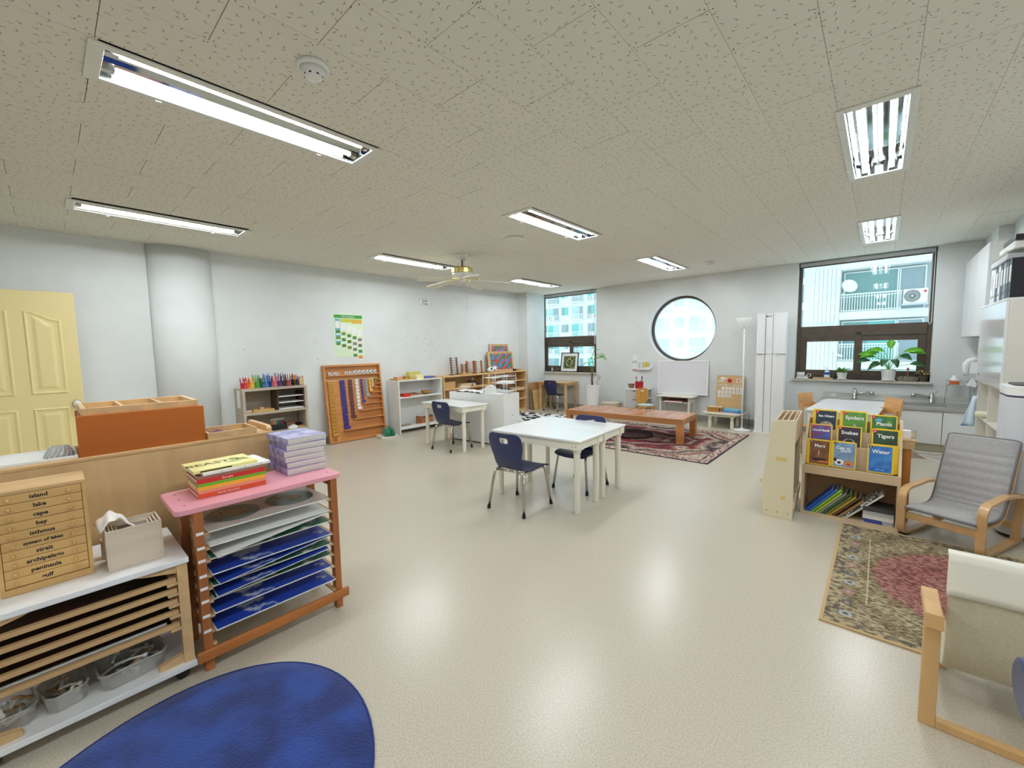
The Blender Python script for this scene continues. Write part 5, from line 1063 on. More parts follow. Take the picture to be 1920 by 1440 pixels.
# ---------------------------------------------------------------- bench, patterned rug
def persian(name, c, k1, sx, sy, ph, sc):
    m = bpy.data.materials.new(name); m.use_nodes = True; nt = m.node_tree; b = nt.nodes['Principled BSDF']; N = nt.nodes.new; L = nt.links.new; b.inputs['Roughness'].default_value = .95; b.inputs['Specular IOR Level'].default_value = .1
    tc = N('ShaderNodeTexCoord'); mp = N('ShaderNodeMapping'); mp.inputs['Scale'].default_value = (sx, sy, 0); L(tc.outputs['Object'], mp.inputs['Vector'])
    ab = N('ShaderNodeVectorMath'); ab.operation = 'ABSOLUTE'; L(mp.outputs[0], ab.inputs[0]); sp = N('ShaderNodeSeparateXYZ'); L(ab.outputs[0], sp.inputs[0])
    nz = N('ShaderNodeTexNoise'); nz.inputs['Scale'].default_value = sc; nz.inputs['Detail'].default_value = 4; L(ab.outputs[0], nz.inputs['Vector'])
    def ma(op, a, q=None):
        n = N('ShaderNodeMath'); n.operation = op
        for i, v in enumerate((a, q)):
            if v is None: continue
            if isinstance(v, (int, float)): n.inputs[i].default_value = v
            else: L(v, n.inputs[i])
        return n.outputs[0]
    d = ma('ADD', ma('POWER', ma('ADD', ma('POWER', sp.outputs[0], 1.6), ma('POWER', sp.outputs[1], 1.6)), .625), ma('MULTIPLY', nz.outputs['Fac'], k1))
    rp = N('ShaderNodeValToRGB'); rp.color_ramp.interpolation = 'LINEAR'; e = rp.color_ramp.elements
    for i, (p, col) in enumerate(c):
        if i < 2: e[i].position = p; e[i].color = lin(col)
        else: x = e.new(p); x.color = lin(col)
    L(ma('SUBTRACT', d, ph), rp.inputs[0])
    fn = N('ShaderNodeTexNoise'); fn.inputs['Scale'].default_value = 44; fn.inputs['Detail'].default_value = 3; m3 = N('ShaderNodeMapping'); m3.inputs['Scale'].default_value = (1, 2.6, 1); L(tc.outputs['Object'], m3.inputs['Vector']); L(m3.outputs[0], fn.inputs['Vector'])
    r2 = N('ShaderNodeValToRGB'); r2.color_ramp.elements[0].position = .46; r2.color_ramp.elements[1].position = .54; r2.color_ramp.elements[0].color = lin((120, 105, 100)); r2.color_ramp.elements[1].color = (1, 1, 1, 1); L(fn.outputs['Fac'], r2.inputs[0])
    mx = N('ShaderNodeMix'); mx.data_type = 'RGBA'; mx.blend_type = 'MULTIPLY'; mx.inputs[0].default_value = .75; L(rp.outputs[0], mx.inputs[6]); L(r2.outputs[0], mx.inputs[7]); L(mx.outputs[2], b.inputs['Base Color'])
    return m
CR, MA, PL, DK = (214, 196, 178), (150, 74, 72), (92, 66, 84), (60, 46, 58)
FIELD = persian('swirling_rug_field', [(0, DK), (.08, PL), (.14, CR), (.2, MA), (.28, CR), (.34, PL), (.4, MA), (.47, MA), (.52, CR), (.58, PL), (.66, MA), (.71, CR), (.78, DK), (.84, CR), (.9, MA), (1, CR)], .85, .62, .85, .36, 2.6)
t = thing('patterned_carpet', 'maroon and cream swirled rug under the low bench table', 'rug', (-2.66, 5.89, 0))
part('field', bx(-1.12, 1.12, -.87, .87, 0, .008), FIELD, t); BORD = mat('rug_border_print', (206, 184, 166), .95, rgb2=(110, 70, 70), scale=26, detail=3, lo=.44, hi=.56)
for a in ((-1.22, 1.22, -.97, -.88), (-1.22, 1.22, .88, .97), (-1.22, -1.13, -.88, .88), (1.13, 1.22, -.88, .88)): part('border_band', bx(*a, 0, .0078), BORD, t)
for a in ((-1.24, 1.24, -.99, -.97), (-1.24, 1.24, .97, .99), (-1.24, -1.22, -.97, .97), (1.22, 1.24, -.97, .97), (-1.13, 1.13, -.88, -.87), (-1.13, 1.13, .87, .88), (-1.13, -1.12, -.87, .87), (1.12, 1.13, -.87, .87)): part('border_line', bx(*a, 0, .0082), plain('rug_dark_line', (64, 48, 60), .95), t)
t = thing('bench_table', 'long low reddish wood bench table standing on the swirled rug', 'table', (-2.89, 5.945, .0085), math.radians(3)); L_, W_ = .91, .355
for s_ in (-1, 1):
    part('long_rail', bx(-L_, L_, s_ * W_ - (.06 if s_ > 0 else 0), s_ * W_ + (.06 if s_ < 0 else 0), .265, .345), BENCHW, t, bevel=.003); part('end_rail', bx(min(s_ * L_, s_ * (L_ - .06)), max(s_ * L_, s_ * (L_ - .06)), -W_ + .06, W_ - .06, .265, .345), BENCHW, t, bevel=.003)
    for q in (-1, 1): part('leg', bx(s_ * L_ - (.085 if s_ > 0 else 0), s_ * L_ + (.085 if s_ < 0 else 0), q * W_ - (.085 if q > 0 else 0), q * W_ + (.085 if q < 0 else 0), 0, .265), BENCHW, t, bevel=.003)
PLK = [wood('bench_plank_%d' % k, c, .84, 'y', .22, 11, coat=.35) for k, c in enumerate(((212, 142, 92), (196, 118, 74), (206, 150, 112), (186, 112, 76)))]
n = 16; dx = (2 * L_ - .12) / n
for k in range(n): part('plank', bx(-L_ + .06 + k * dx + .001, -L_ + .06 + (k + 1) * dx - .001, -W_ + .061, W_ - .061, .325, .3455), PLK[(k * 5 + k // 3) % 4], t, bevel=.001)
solo('round_cushion', 'round dark brown patterned cushion under the bench table', 'cushion', MB().lathe([(.2, 0), (.27, .012), (.28, .03), (.26, .05), (.1, .06), (.01, .061)], n=32), mat('brown_patterned', (96, 74, 76), .9, rgb2=(66, 48, 54), scale=30), (-2.76, 5.85, .0085), smooth=True)

# ---------------------------------------------------------------- book display corner
t = thing('beige_rack', 'cream book display rack seen from its side', 'rack', (-.556, 3.69, 0), .06)
def side_poly(y0, y1): return MB().prism([(-.1, 0), (.1, 0), (.1, .6), (.105, .772), (-.04, .763), (-.06, .7), (-.105, .25)], y0, y1, 'y')
part('side_panel', side_poly(0, .018), BEIGE, t, bevel=.002); part('side_panel', side_poly(.58, .598), BEIGE, t, bevel=.002)
part('rear_board', MB().prism([(-.09, .03), (-.08, .03), (-.03, .74), (-.04, .74)], .018, .58, 'y'), BEIGE, t)
for k in range(4): part('pocket_slat', bx(-.03 + .036 * k, -.022 + .036 * k, .018, .58, .6 - .02 * k, .768), MAPLE, t)
part('front_board', bx(.096, .106, .018, .58, .6, .772), MAPLE, t); part('lower_ledge', bx(.1, .112, -.0, .598, .09, .15), MAPLE, t, bevel=.002); part('base_board', bx(-.09, .1, .018, .58, .03, .045), BEIGE, t)
for k in range(3): part('screw', MB().cyl((-.07 + .07 * k, -.0015, .045), (-.07 + .07 * k, .001, .045), .004, n=8), DGREY, t)
for a in ((-.02, .05, .45, .48), (.02, .05, .15, .18)): part('tape', bx(a[0], a[1], -.0012, 0, a[2], a[3]), plain('old_tape', (226, 200, 130), .5), t)
part('peg', bx(-.135, -.1, .1, .12, .23, .265), BEIGE, t)
t = thing('book_display', 'maple book display rack with three tiers of picture books', 'rack', (-.146, 3.91, 0)); hw = .286
sp = [(0, 0), (.25, 0), (.25, .75), (.235, .77), (.21, .765), (0, .4)]
for x in (-hw, hw - .018): part('side_panel', MB().prism(sp, x, x + .018, 'x'), MAPLE, t, bevel=.002)
part('front_ledge', bx(-hw + .018, hw - .018, 0, .014, .332, .4), MAPLE, t, bevel=.002); part('bottom_board', bx(-hw + .018, hw - .018, 0, .25, .0, .02), MAPLE, t); part('mid_board', bx(-hw + .018, hw - .018, .014, .25, .34, .355), MAPLE, t)
part('rear_board', bx(-hw + .018, hw - .018, .238, .25, .02, .74), CARD, t)
for k in range(2): part('tier_board', bx(-hw + .018, hw - .018, .085 + .075 * k, .093 + .075 * k, .355, .56 + .105 * k), MAPLE, t, bevel=.002)
def pic_book(name, title, num, x0, x1, y, z0, cols, ex, behind=2):
    w_ = (x1 - x0) / 2; h = w_ * 2 * 1.42; xc = (x0 + x1) / 2
    root = thing('picture_book', f'yellow-bordered picture book titled {title}, facing out in the display rack', 'book', (xc, y, z0), (-.2, 0, 0), 'picture books facing out')
    part('cover', bx(-w_, w_, -.004, .002, 0, h), YELLOW, root); b = w_ * .11
    bgm = mat('cover_' + name, cols[0], .3, rgb2=cols[1], scale=22, detail=4); part('cover_picture', bx(-w_ + b, w_ - b, -.0046, -.004, b, h - b), bgm, root)
    c = MB()
    for (cx, cz, rx, rz, m) in ex: c.add([(cx * w_ + rx * w_ * math.cos(2 * PI * k / 14), -.005 - .00012 * len(c.mats), cz * h + rz * w_ * math.sin(2 * PI * k / 14)) for k in range(14)], [tuple(range(14))], None, m)
    if ex: part('cover_animal', c, RED, root)
    part('pages', bx(-w_ + .003, w_ - .001, .002, .006, .002, h - .002), PAGES, root)
    lines = title.split('|'); 
    for k, s_ in enumerate(lines): lettering(s_, w_ * ((.5 if len(s_) < 8 else .31) if len(lines) == 1 else .4), WHITEI, root, (.02 * w_ + (.2 * w_ * (k - .5) if len(lines) > 1 else 0), -.006, h * (.76 - .1 * k if name != 'plants' else .68)), RXH, bold=.0009)
    c = MB(); c.prism([(-w_ * .78 + w_ * .17 * math.cos(k * PI / 8), h * .92 + w_ * .17 * math.sin(k * PI / 8)) for k in range(16)], -.0056, -.0046, 'y'); part('level_badge', c, RED if y > 3.99 else DGREY, root); lettering(num, w_ * .26, WHITEI, root, (-w_ * .78, -.006, h * .92), RXH, bold=.0004)
    root['label'] = f'yellow-bordered picture book titled {title.replace("|", " ")} in the display rack'
    for k in range(behind):
        q = thing('picture_book', f'yellow-edged book {["just behind", "furthest behind"][k]} the {title.replace("|", " ")} book', 'book', (xc - .012 * (k + 1) * (1 if x0 < -.1 else -1), y + .0085 * (k + 1), z0 + .002 * (k + 1)), (-.2, 0, 0), 'picture books behind the facing ones')
        part('cover', bx(-w_, w_, -.003, .002, 0, h), YELLOW, q); part('pages', bx(-w_ + .003, w_ - .001, .002, .0045, .002, h - .002), PAGES, q)
DKE = plain('dark_print', (34, 26, 24), .5); FUR = plain('fur_grey_print', (176, 160, 140), .5); TIG = plain('tiger_print', (206, 140, 90), .5)
B1, B2, B3 = (3.945, .402), (4.022, .5), (4.1, .6)
pic_book('mars', 'Mars', '3', -.4, -.262, 3.945, .4, ((150, 100, 60), (110, 66, 40)), [(0, .22, .7, .16, DKE), (-.05, .48, .04, .3, OFFW), (.4, .15, .5, .12, ORNG)], 1)
pic_book('pets', 'Cats vs.|Dogs', '1', -.249, -.109, 3.945, .4, ((140, 170, 200), (110, 140, 180)), [(-.4, .22, .4, .32, PAPER), (-.4, .2, .16, .14, DKE), (.4, .2, .42, .34, TIG), (.4, .16, .15, .12, RED), (-.75, .3, .14, .2, DKE)], 1)
pic_book('water', 'Water', '3', -.046, .096, 3.945, .4, ((40, 100, 180), (70, 140, 206)), [(0, .14, .7, .16, BLUE), (0, .13, .4, .09, SKYB), (0, .13, .18, .05, BLUE)], 2)
pic_book('coral', 'Coral Reefs', '2', -.405, -.262, 4.022, .505, ((150, 40, 80), (60, 110, 190)), [(.3, .32, .26, .24, YELLOW), (-.5, .14, .22, .16, YELLOW), (-.1, .06, .16, .1, YELLOW)], 0)
pic_book('snakes', 'Snakes', '2', -.232, -.085, 4.022, .5, ((56, 40, 60), (40, 28, 44)), [(0, .4, .5, .42, FUR), (0, .42, .34, .3, DKE), (0, .2, .75, .2, FUR)], 0)
pic_book('tigers', 'Tigers', '2', -.028, .122, 4.022, .495, ((40, 80, 40), (26, 56, 34)), [(.05, .26, .55, .5, TIG), (.05, .16, .34, .24, PAPER), (-.12, .3, .09, .07, YELLOW), (.24, .3, .09, .07, YELLOW), (.05, .2, .1, .07, DKE), (-.2, .42, .05, .12, DKE), (.3, .42, .05, .12, DKE)], 1)
pic_book('otters', 'Sea Otters', '1', -.385, -.238, 4.1, .606, ((40, 60, 80), (30, 46, 64)), [(.05, .42, .55, .4, FUR), (0, .4, .18, .12, DKE), (-.2, .5, .06, .05, DKE), (.2, .5, .06, .05, DKE)], 1)
pic_book('spiders', 'Spiders', '1', -.213, -.06, 4.1, .6, ((100, 160, 50), (70, 130, 40)), [(.05, .35, .22, .26, BROWN), (.05, .5, .14, .14, FUR)], 1)
pic_book('plants', 'Plants', '1', -.04, .11, 4.1, .59, ((70, 140, 40), (40, 90, 30)), [(0, .5, .4, .12, LEAFY), (-.4, .82, .3, .14, SKYB), (.4, .75, .2, .14, LEAFY)], 0)
# leaning books in the lower compartment
LB = [('blue', (30, 90, 190)), ('bright blue', (50, 120, 210)), ('lime green', (150, 196, 60)), ('yellow green', (176, 200, 70)), ('grey', (150, 150, 146)), ('dark green', (60, 100, 60)), ('olive', (120, 120, 50)), ('mustard', (190, 160, 50)), ('brown', (110, 80, 60)), ('tan', (170, 130, 80)), ('black and white', (60, 60, 66)), ('white checked', (226, 222, 214))]
ang = math.radians(39)
for k, (nm, c) in enumerate(LB):
    x0 = -.41 + .0215 * k + (.012 if k > 8 else 0); a = ang + .006 * k
    q = thing('leaning_book', f'{nm} book leaning in the lower compartment of the display rack', 'book', (x0, 3.935 + .004 * (k % 3), .0205), (0, a, 0), 'books leaning in the display rack'); l = .265 + .012 * (k % 3) - (.006 * k if k < 10 else 0) + (.02 if k > 9 else 0); th = .013
    m = mat('spine_' + nm.replace(' ', '_'), c, .4, rgb2=((230, 228, 220) if k > 9 else tuple(min(255, int(v * 1.15)) for v in c)), scale=50 if k > 9 else 8, lo=.5, hi=.54)
    part('cover', MB().box(0, .0015, 0, .16, 0, l).box(th - .0015, th, 0, .16, 0, l).box(.0015, th - .0015, 0, .002, 0, l), m, q); part('pages', bx(.0015, th - .0015, .002, .157, .002, l - .002), PAGES, q)
for k in range(4): book('flat_book', f'{["lowest blue-edged", "second white", "third white", "top grey"][k]} book lying flat in the display rack', (.03, 4.02, .0205 + .0305 * k), .085, .075 + .005 * k, .03, [mat('blue_grey_cover', (190, 190, 196), .4, rgb2=(60, 80, 160), scale=20, lo=.5, hi=.55), PAPER, LGREY, DGREY][k], -PI / 2, group='flat books in the display rack')
# wooden side table behind
t = thing('side_table', 'orange brown wooden side table behind the book display', 'table', (-.05, 4.36, 0)); SDW = wood('side_table_wood', (198, 128, 58), .84, 'z', .4)
part('tabletop', bx(-.27, .27, -.17, .2, .605, .622), OAKL, t, bevel=.003)
for s_ in (-1, 1):
    for y in (-.14, .17): part('leg', bx(s_ * .225 - .022, s_ * .225 + .022, y - .022, y + .022, 0, .55), SDW, t, bevel=.003); part('leg_block', bx(s_ * .225 - .035, s_ * .225 + .035, y - .03, y + .03, .55, .605), OAKL, t, bevel=.004)
solo('card_box', 'white card box on the side table behind the book display', 'box', bx(-.03, .025, -.03, .03, 0, .06), PAPER, (.165, 4.26, .6225), bevel=.002)
solo('clear_case', 'clear plastic case beside the white card box', 'case', MB().box(-.018, .018, -.03, .03, 0, .002).box(-.018, -.016, -.03, .03, 0, .055).box(.016, .018, -.03, .03, 0, .055).box(-.016, .016, -.03, -.028, 0, .055), CLEARP, (.202, 4.3, .6225))
# ---------------------------------------------------------------- sink corner
t = thing('sink_table', 'white work table before the sink', 'table', (-.265, 6.26, 0), math.radians(-4)); part('tabletop', bx(-.31, .31, -.62, .62, .592, .612), TW, t, bevel=.006)
for s_ in (-1, 1):
    part('apron', bx(s_ * .27 - .009, s_ * .27 + .009, -.56, .56, .54, .592), TL, t); part('apron', bx(-.26, .26, s_ * .57 - .009, s_ * .57 + .009, .54, .592), TL, t)
    for q in (-1, 1): part('leg', MB().cyl((s_ * .26, q * .55, 0), (s_ * .26, q * .55, .54), .024, .027, 14), TL, t)
BENT = wood('bent_beech', (226, 172, 112), .86, 'x', .35)
def beech_chair(label, loc, rz):
    t = thing('beech_chair', label, 'chair', loc, rz, 'curved-back beech chairs'); part('seat', bx(-.16, .16, -.17, .15, .335, .352), BENT, t, bevel=.006)
    for sx in (-1, 1):
        for y in (-.14, .13): part('leg', bx(sx * .14 - .014, sx * .14 + .014, y - .014, y + .014, 0, .335 if y < 0 else .62), BENT, t, bevel=.003)
    part('backrest', MB().grid(lambda u, v: (-.16 + .32 * u, .15 + .05 * math.sin(PI * u) + .02 * v, .55 + .18 * v), 14, 3), BENT, t, solid=.012, smooth=False)
beech_chair('curved-back beech chair on the left of the sink table', (-.53, 6.2, 0), math.radians(70)); beech_chair('curved-back beech chair on the right of the sink table', (-.03, 6.03, 0), math.radians(-65))
t = thing('sink_unit', 'low stainless steel sink unit with white doors under the window', 'sink', (.125, 7.41, 0)); x0, x1 = -.755, .76
for nm, a in (('counter_strip', (x0, x1, -.31, -.24)), ('counter_strip', (x0, x1, .13, .3)), ('counter_strip', (x0, -.53, -.24, .13)), ('counter_strip', (-.12, .08, -.24, .13)), ('counter_strip', (.5, x1, -.24, .13))): part(nm, bx(a[0], a[1], a[2], a[3], .535, .55), STEEL, t)
part('front_lip', bx(x0, x1, -.318, -.31, .5, .552), STEEL, t, bevel=.002); part('backsplash', bx(x0, x1, .29, .305, .55, .625), STEEL, t)
for a, b_ in ((-.53, -.12), (.08, .5)): part('basin', MB().box(a, b_, -.24, .13, .4, .402).box(a, a + .002, -.24, .13, .4, .55).box(b_ - .002, b_, -.24, .13, .4, .55).box(a, b_, -.24, -.238, .4, .55).box(a, b_, .128, .13, .4, .55), STEEL, t)
part('carcass', bx(x0 + .01, x1 - .01, -.26, .3, .1, .395), WCB, t); part('toe_kick', bx(x0 + .01, x1 - .01, -.22, .28, 0, .1), plain('toe_cream', (214, 208, 186), .5), t)
for a, b_ in ((x0 + .005, -.31), (-.305, .07), (.075, .453), (.459, x1 - .005)): part('door', bx(a, b_, -.305, -.26, .1, .495), WCB, t, bevel=.002)
part('splash_outlet', bx(-.66, -.6, .28, .29, .56, .61), WHITE, t)
def faucet(x, y, rz, label):
    t = thing('faucet', label, 'faucet', (x, y, .5505), rz, 'chrome sink faucets'); part('body', MB().lathe([(.03, 0), (.03, .01), (.024, .02), (.024, .11), (.02, .125)], n=18), CHROME, t, smooth=True); part('lever', MB().tube([(0, 0, .12), (.0, .02, .14), (-.03, .04, .148)], .009, 8), CHROME, t, smooth=True)
    part('spout', MB().tube([(0, 0, .06), (.07, 0, .09), (.16, 0, .11), (.19, 0, .11)], [.016, .014, .013, .014], 10), CHROME, t, smooth=True); part('spray_head', MB().cyl((.19, 0, .075), (.19, 0, .12), .022, .026, 14), CHROME, t, smooth=True)
faucet(-.26, 7.6, -.3, 'chrome faucet on the left of the sink'); faucet(.51, 7.6, PI + .4, 'chrome faucet on the right of the sink')
t = thing('dish_rack', 'wire rack with bottles at the right end of the sink', 'rack', (.74, 7.6, .5505)); q = MB()
for z in (.24, .3): q.tube([(.11 * math.cos(k * PI / 8), .07 * math.sin(k * PI / 8), z) for k in range(16)], .003, 6, closed=True)
for k in range(8): a = k * PI / 4; q.cyl((.11 * math.cos(a), .07 * math.sin(a), .24), (.11 * math.cos(a), .07 * math.sin(a), .3), .0025, n=5)
for k in range(5): q.cyl((-.1 + .05 * k, -.06, .24), (-.1 + .05 * k, .06, .24), .0025, n=5)
part('upper_basket', q, CHROME, t)
for sx in (-1, 1): part('leg_wire', MB().tube([(sx * .1, -.04, .24), (sx * .11, -.06, .0), (sx * .11, .06, 0), (sx * .1, .04, .24)], .003, 6), CHROME, t)
t = thing('detergent_bottle', 'white bottle with orange label in the sink wire rack', 'bottle', (.7, 7.6, .7935)); part('bottle_body', MB().lathe([(.035, 0), (.04, .02), (.04, .08), (.02, .1), (.015, .12)], n=16), WHITE, t, smooth=True); part('bottle_label', MB().lathe([(.0408, .01), (.0412, .03), (.0408, .055)], n=16), ORNG, t)
# sill plants and things
SZ = .8155
t = thing('soap_dish', 'white covered soap dish at the left of the sink window sill', 'dish', (-.9, 7.72, SZ)); part('tray', bx(-.07, .08, -.035, .035, 0, .03), WHITE, t, bevel=.004); part('roll', MB().cyl((-.065, 0, .065), (.03, 0, .065), .032, n=16), PAPER, t, smooth=True); part('handle', MB().tube([(.04, 0, .03), (.08, 0, .07), (.11, -.01, .075), (.1, 0, .03)], .006, 6), WHITE, t)
solo('wooden_slab', 'narrow wooden slab under the pump bottle', 'board', bx(-.12, .12, -.025, .025, 0, .022), OAKL, (-.64, 7.71, SZ), bevel=.003)
t = thing('pump_bottle', 'blue and white pump bottle on the sink window sill', 'bottle', (-.595, 7.71, SZ + .0225)); part('body', MB().lathe([(.034, 0), (.036, .01), (.036, .085), (.02, .1), (.014, .108)], n=18), WHITE, t, smooth=True); part('blue_label', MB().lathe([(.0365, .045), (.037, .06), (.0365, .082)], n=18), BLUE, t); part('pump', MB().tube([(0, 0, .105), (0, 0, .14), (-.03, 0, .145)], .006, 6), WHITE, t)
t = thing('potted_plant', 'small bright green plant in a white pot on the sill', 'plant', (-.42, 7.71, SZ)); part('pot', MB().lathe([(.045, 0), (.062, .095), (.064, .105), (.056, .105), (.05, .09)], n=24), WHITE, t); part('saucer', MB().lathe([(.055, -.0), (.066, .012), (.06, .012)], n=24), WHITE, t)
for k in range(26): a = k * 2.4; leaf(t, (.02 * math.cos(a), .02 * math.sin(a), .1), a, .5 + .8 * ((k * 7) % 10) / 10, .09 + .02 * (k % 3), .016, LEAFY if k % 3 else LEAF, .3)
t = thing('potted_plant', 'large-leaved peace lily in a white ribbed pot on the sill', 'plant', (.083, 7.72, SZ)); part('pot', MB().lathe([(.062, .01), (.075, .15), (.078, .158), (.07, .158), (.065, .14)], n=30), WHITE, t); part('saucer', MB().lathe([(.07, 0), (.08, .012), (.07, .014)], n=28), WHITE, t)
for k in range(16):
    q = part('pot_rib', MB().cyl((.063 * math.cos(k * PI / 8), .063 * math.sin(k * PI / 8), .014), (.076 * math.cos(k * PI / 8), .076 * math.sin(k * PI / 8), .15), .004, n=5), WHITE, t)
for az, rr, zz, l, dr, dl in ((PI, .16, .33, .12, .1, 0), (2.9, .22, .25, .16, .5, 0), (3.4, .2, .3, .15, .6, 0), (-2.6, .12, .12, .16, 1.1, 1), (-1.9, .1, .2, .15, 1.2, 1), (-1.2, .1, .2, .15, 1.3, 1), (-.5, .16, .26, .13, .9, 1), (.0, .2, .34, .18, .3, 0), (.3, .3, .32, .16, .5, 0), (PI - .5, .3, .28, .16, .3, 0), (PI + .35, .3, .18, .15, .7, 1), (1.3, .03, .4, .12, .1, 0), (-.2, .3, .12, .15, .8, 1), (-2.9, .08, .36, .14, .3, 0)):
    p = (rr * .7 * math.cos(az), rr * .7 * math.sin(az) * .35, .14 + zz * .75); part('stalk', MB().tube([(0, 0, .14), (p[0] * .4, p[1] * .4, .14 + (p[2] - .14) * .7), p], .0035, 5), LEAF, t); leaf(t, p, az, .3 if zz < .39 else 1.4, l * 1.12, .046, LEAFD if dl else LEAF, dr * .7, roll=(.75 if math.cos(az) > 0 else -.75) if abs(math.cos(az)) > .5 else 0)
t = thing('planter', 'long grey stone planter with drying plants at the right of the sill', 'planter', (.275, 7.71, SZ)); part('trough', MB().lathe([(.07, 0), (.085, .02), (.09, .055), (.08, .055), (.075, .04)], n=24, sx=1.25, sy=.6), mat('grey_stone', (150, 140, 128), .8, rgb2=(128, 118, 108), scale=40), t)
for k in range(9): leaf(t, (-.08 + .02 * k, 0, .05), 2.0 * k, .6, .09, .014, (LEAFY, LEAF, CARD)[k % 3], .6)
part('flower_stalk', MB().tube([(0, 0, .05), (.0, 0, .16)], .006, 6).ball((0, 0, .165), (.014, .014, .02)), plain('dusty_red', (170, 90, 90), .6), t)
t = thing('dried_plant', 'dried straw-coloured plant in a dark pot at the right jamb', 'plant', (.425, 7.75, SZ)); part('pot', MB().lathe([(.04, 0), (.055, .08), (.05, .08)], n=18), BROWNF, t)
for k in range(22): a = k * 2.4; leaf(t, (.02 * math.cos(a), .015 * math.sin(a), .08 + .008 * (k % 8)), a, .5, .07 + .01 * (k % 4), .011, mat('straw', (206, 180, 128), .8) if k % 4 else CARD, .5)
# wall cabinet, tall cabinet, files
t = thing('wall_cabinet', 'white wall cabinet hung beside the sink window', 'cabinet', (.81, 6.87, 1.39)); part('carcass', bx(-.06, .08, -.06, .72, 0, .9), WHITE, t); part('carcass_step', bx(-.06, .185, -.76, -.06, 0, .9), WHITE, t)
for a, b_ in ((-.76, -.255), (-.25, .235), (.24, .72)): part('door', bx(-.08, -.06, a, b_, .002, .898), WHITEG, t, bevel=.002)
part('light_strip', bx(-.07, .0, .0, .7, -.012, 0), LGREY, t)
t = thing('tall_cabinet', 'tall white cabinet with glossy door and open cubbies at the right edge', 'cabinet', (.85, 5.5, 0)); hx, hy = .148, .545; CW = plain('cabinet_warm_white', (228, 224, 214), .4)
part('side_panel', bx(-hx + .018, hx, -hy, -hy + .018, 0, 1.65), CW, t); part('side_panel', bx(-hx + .018, hx, hy - .018, hy, 0, 1.65), CW, t); part('top_board', bx(-hx, hx, -hy, hy, 1.65, 1.668), WHITE, t, bevel=.001); part('rear_panel', bx(hx - .008, hx, -hy + .018, hy - .018, 0, 1.65), CW, t)
part('door', bx(-hx, -hx + .018, -hy + .002, hy - .002, .965, 1.648), WHITEG, t, bevel=.002); part('lock', MB().cyl((-hx - .012, .37, 1.03), (-hx, .37, 1.03), .012, n=14), CHROME, t)
for z in (.945, .61, .3, .04): part('shelf_board', bx(-hx + .018, hx - .008, -hy + .018, hy - .018, z, z + .018), CW, t)
part('divider', bx(-hx + .018, hx - .008, -.01, .01, .058, .945), CW, t)
solo('rolled_towel', 'rolled pale green towel in the open cubby', 'towel', MB().cyl((-.1, 0, .03), (.09, 0, .03), .03, n=14), plain('pale_green_towel', (226, 228, 196), .9), (.78, 5.75, .6285), .1, smooth=True)
BIN = [('white', (232, 234, 236)), ('white', (226, 228, 232)), ('dark violet', (70, 60, 96)), ('white', (230, 232, 232)), ('navy', (30, 36, 66)), ('grey', (150, 154, 158)), ('black', (26, 28, 36)), ('black', (22, 24, 30))]
for k, (nm, c) in enumerate(BIN):
    y = 5.9 - .105 * k; t = thing('ring_binder', ['white ring binder farthest along the tall cabinet top', 'second white ring binder on the tall cabinet', 'dark violet ring binder on the tall cabinet', 'white ring binder beside the navy one', 'navy ring binder on the tall cabinet', 'grey ring binder among the dark ones', 'black ring binder beside the grey one', 'black ring binder nearest the picture edge'][k], 'binder', (.86, y, 1.6685), 0, 'ring binders on the tall cabinet')
    m = plain('binder_' + nm.replace(' ', '_') + str(k), c, .4); part('spine', bx(-.12, -.116, -.045, .045, 0, .32), m, t); part('cover', MB().box(-.116, .13, -.045, -.042, 0, .32).box(-.116, .13, .042, .045, 0, .32), m, t); part('sheets', bx(-.11, .12, -.035, .035, .005, .3), PAPER, t); part('finger_ring', MB().cyl((-.1205, 0, .07), (-.122, 0, .07), .012, n=12), DGREY, t); part('spine_label', bx(-.1208, -.12, -.03, .03, .14, .27), PAPER if k % 3 else LGREY, t)
t = thing('storage_box', 'clear and white flat box lying on the ring binders', 'box', (.85, 5.55, 1.989)); part('tray', bx(-.13, .13, -.36, .3, 0, .05), LGREY, t, bevel=.006); part('lid', bx(-.135, .135, -.37, .31, .051, .07), CLEARP, t)
t = thing('storage_box', 'black rimmed box on top of the flat white box', 'box', (.86, 5.4, 2.0595)); part('tray', bx(-.12, .12, -.3, .26, 0, .06), WHITE, t, bevel=.006); part('lid', bx(-.122, .125, -.34, .1, .0605, .1), BLACK, t, bevel=.004)
t = thing('air_purifier', 'white rounded air purifier in front of the tall cabinet', 'air purifier', (.815, 4.44, 0)); poly = []
for cx, cy, a0 in ((.07, .09, 0), (-.07, .09, 90), (-.07, -.09, 180), (.07, -.09, 270)):
    for k in range(7): a = math.radians(a0 + 15 * k); poly.append((cx + .1 * math.cos(a), cy + .1 * math.sin(a)))
MESHW = mat('fine_mesh_white', (222, 224, 228), .5, rgb2=(206, 208, 214), scale=400, detail=1)
part('base', MB().prism([(x * .94, y * .94) for x, y in poly], 0, .025, 'z'), BLACK, t); part('body', MB().prism(poly, .025, .96, 'z'), MESHW, t); part('band', MB().prism([(x * .985, y * .985) for x, y in poly], .96, .97, 'z'), plain('navy_band', (36, 40, 76), .4), t); part('head', MB().prism(poly, .97, 1.035, 'z'), WHITE, t, bevel=.006); part('outlet_grille', MB().prism([(x * .8, y * .8) for x, y in poly], 1.0355, 1.045, 'z'), DGREY, t)
part('display', bx(-.05, .06, -.1925, -.19, .86, .92), LGREY, t); part('display_line', bx(-.06, .08, -.193, -.19, .935, .94), DGREY, t)
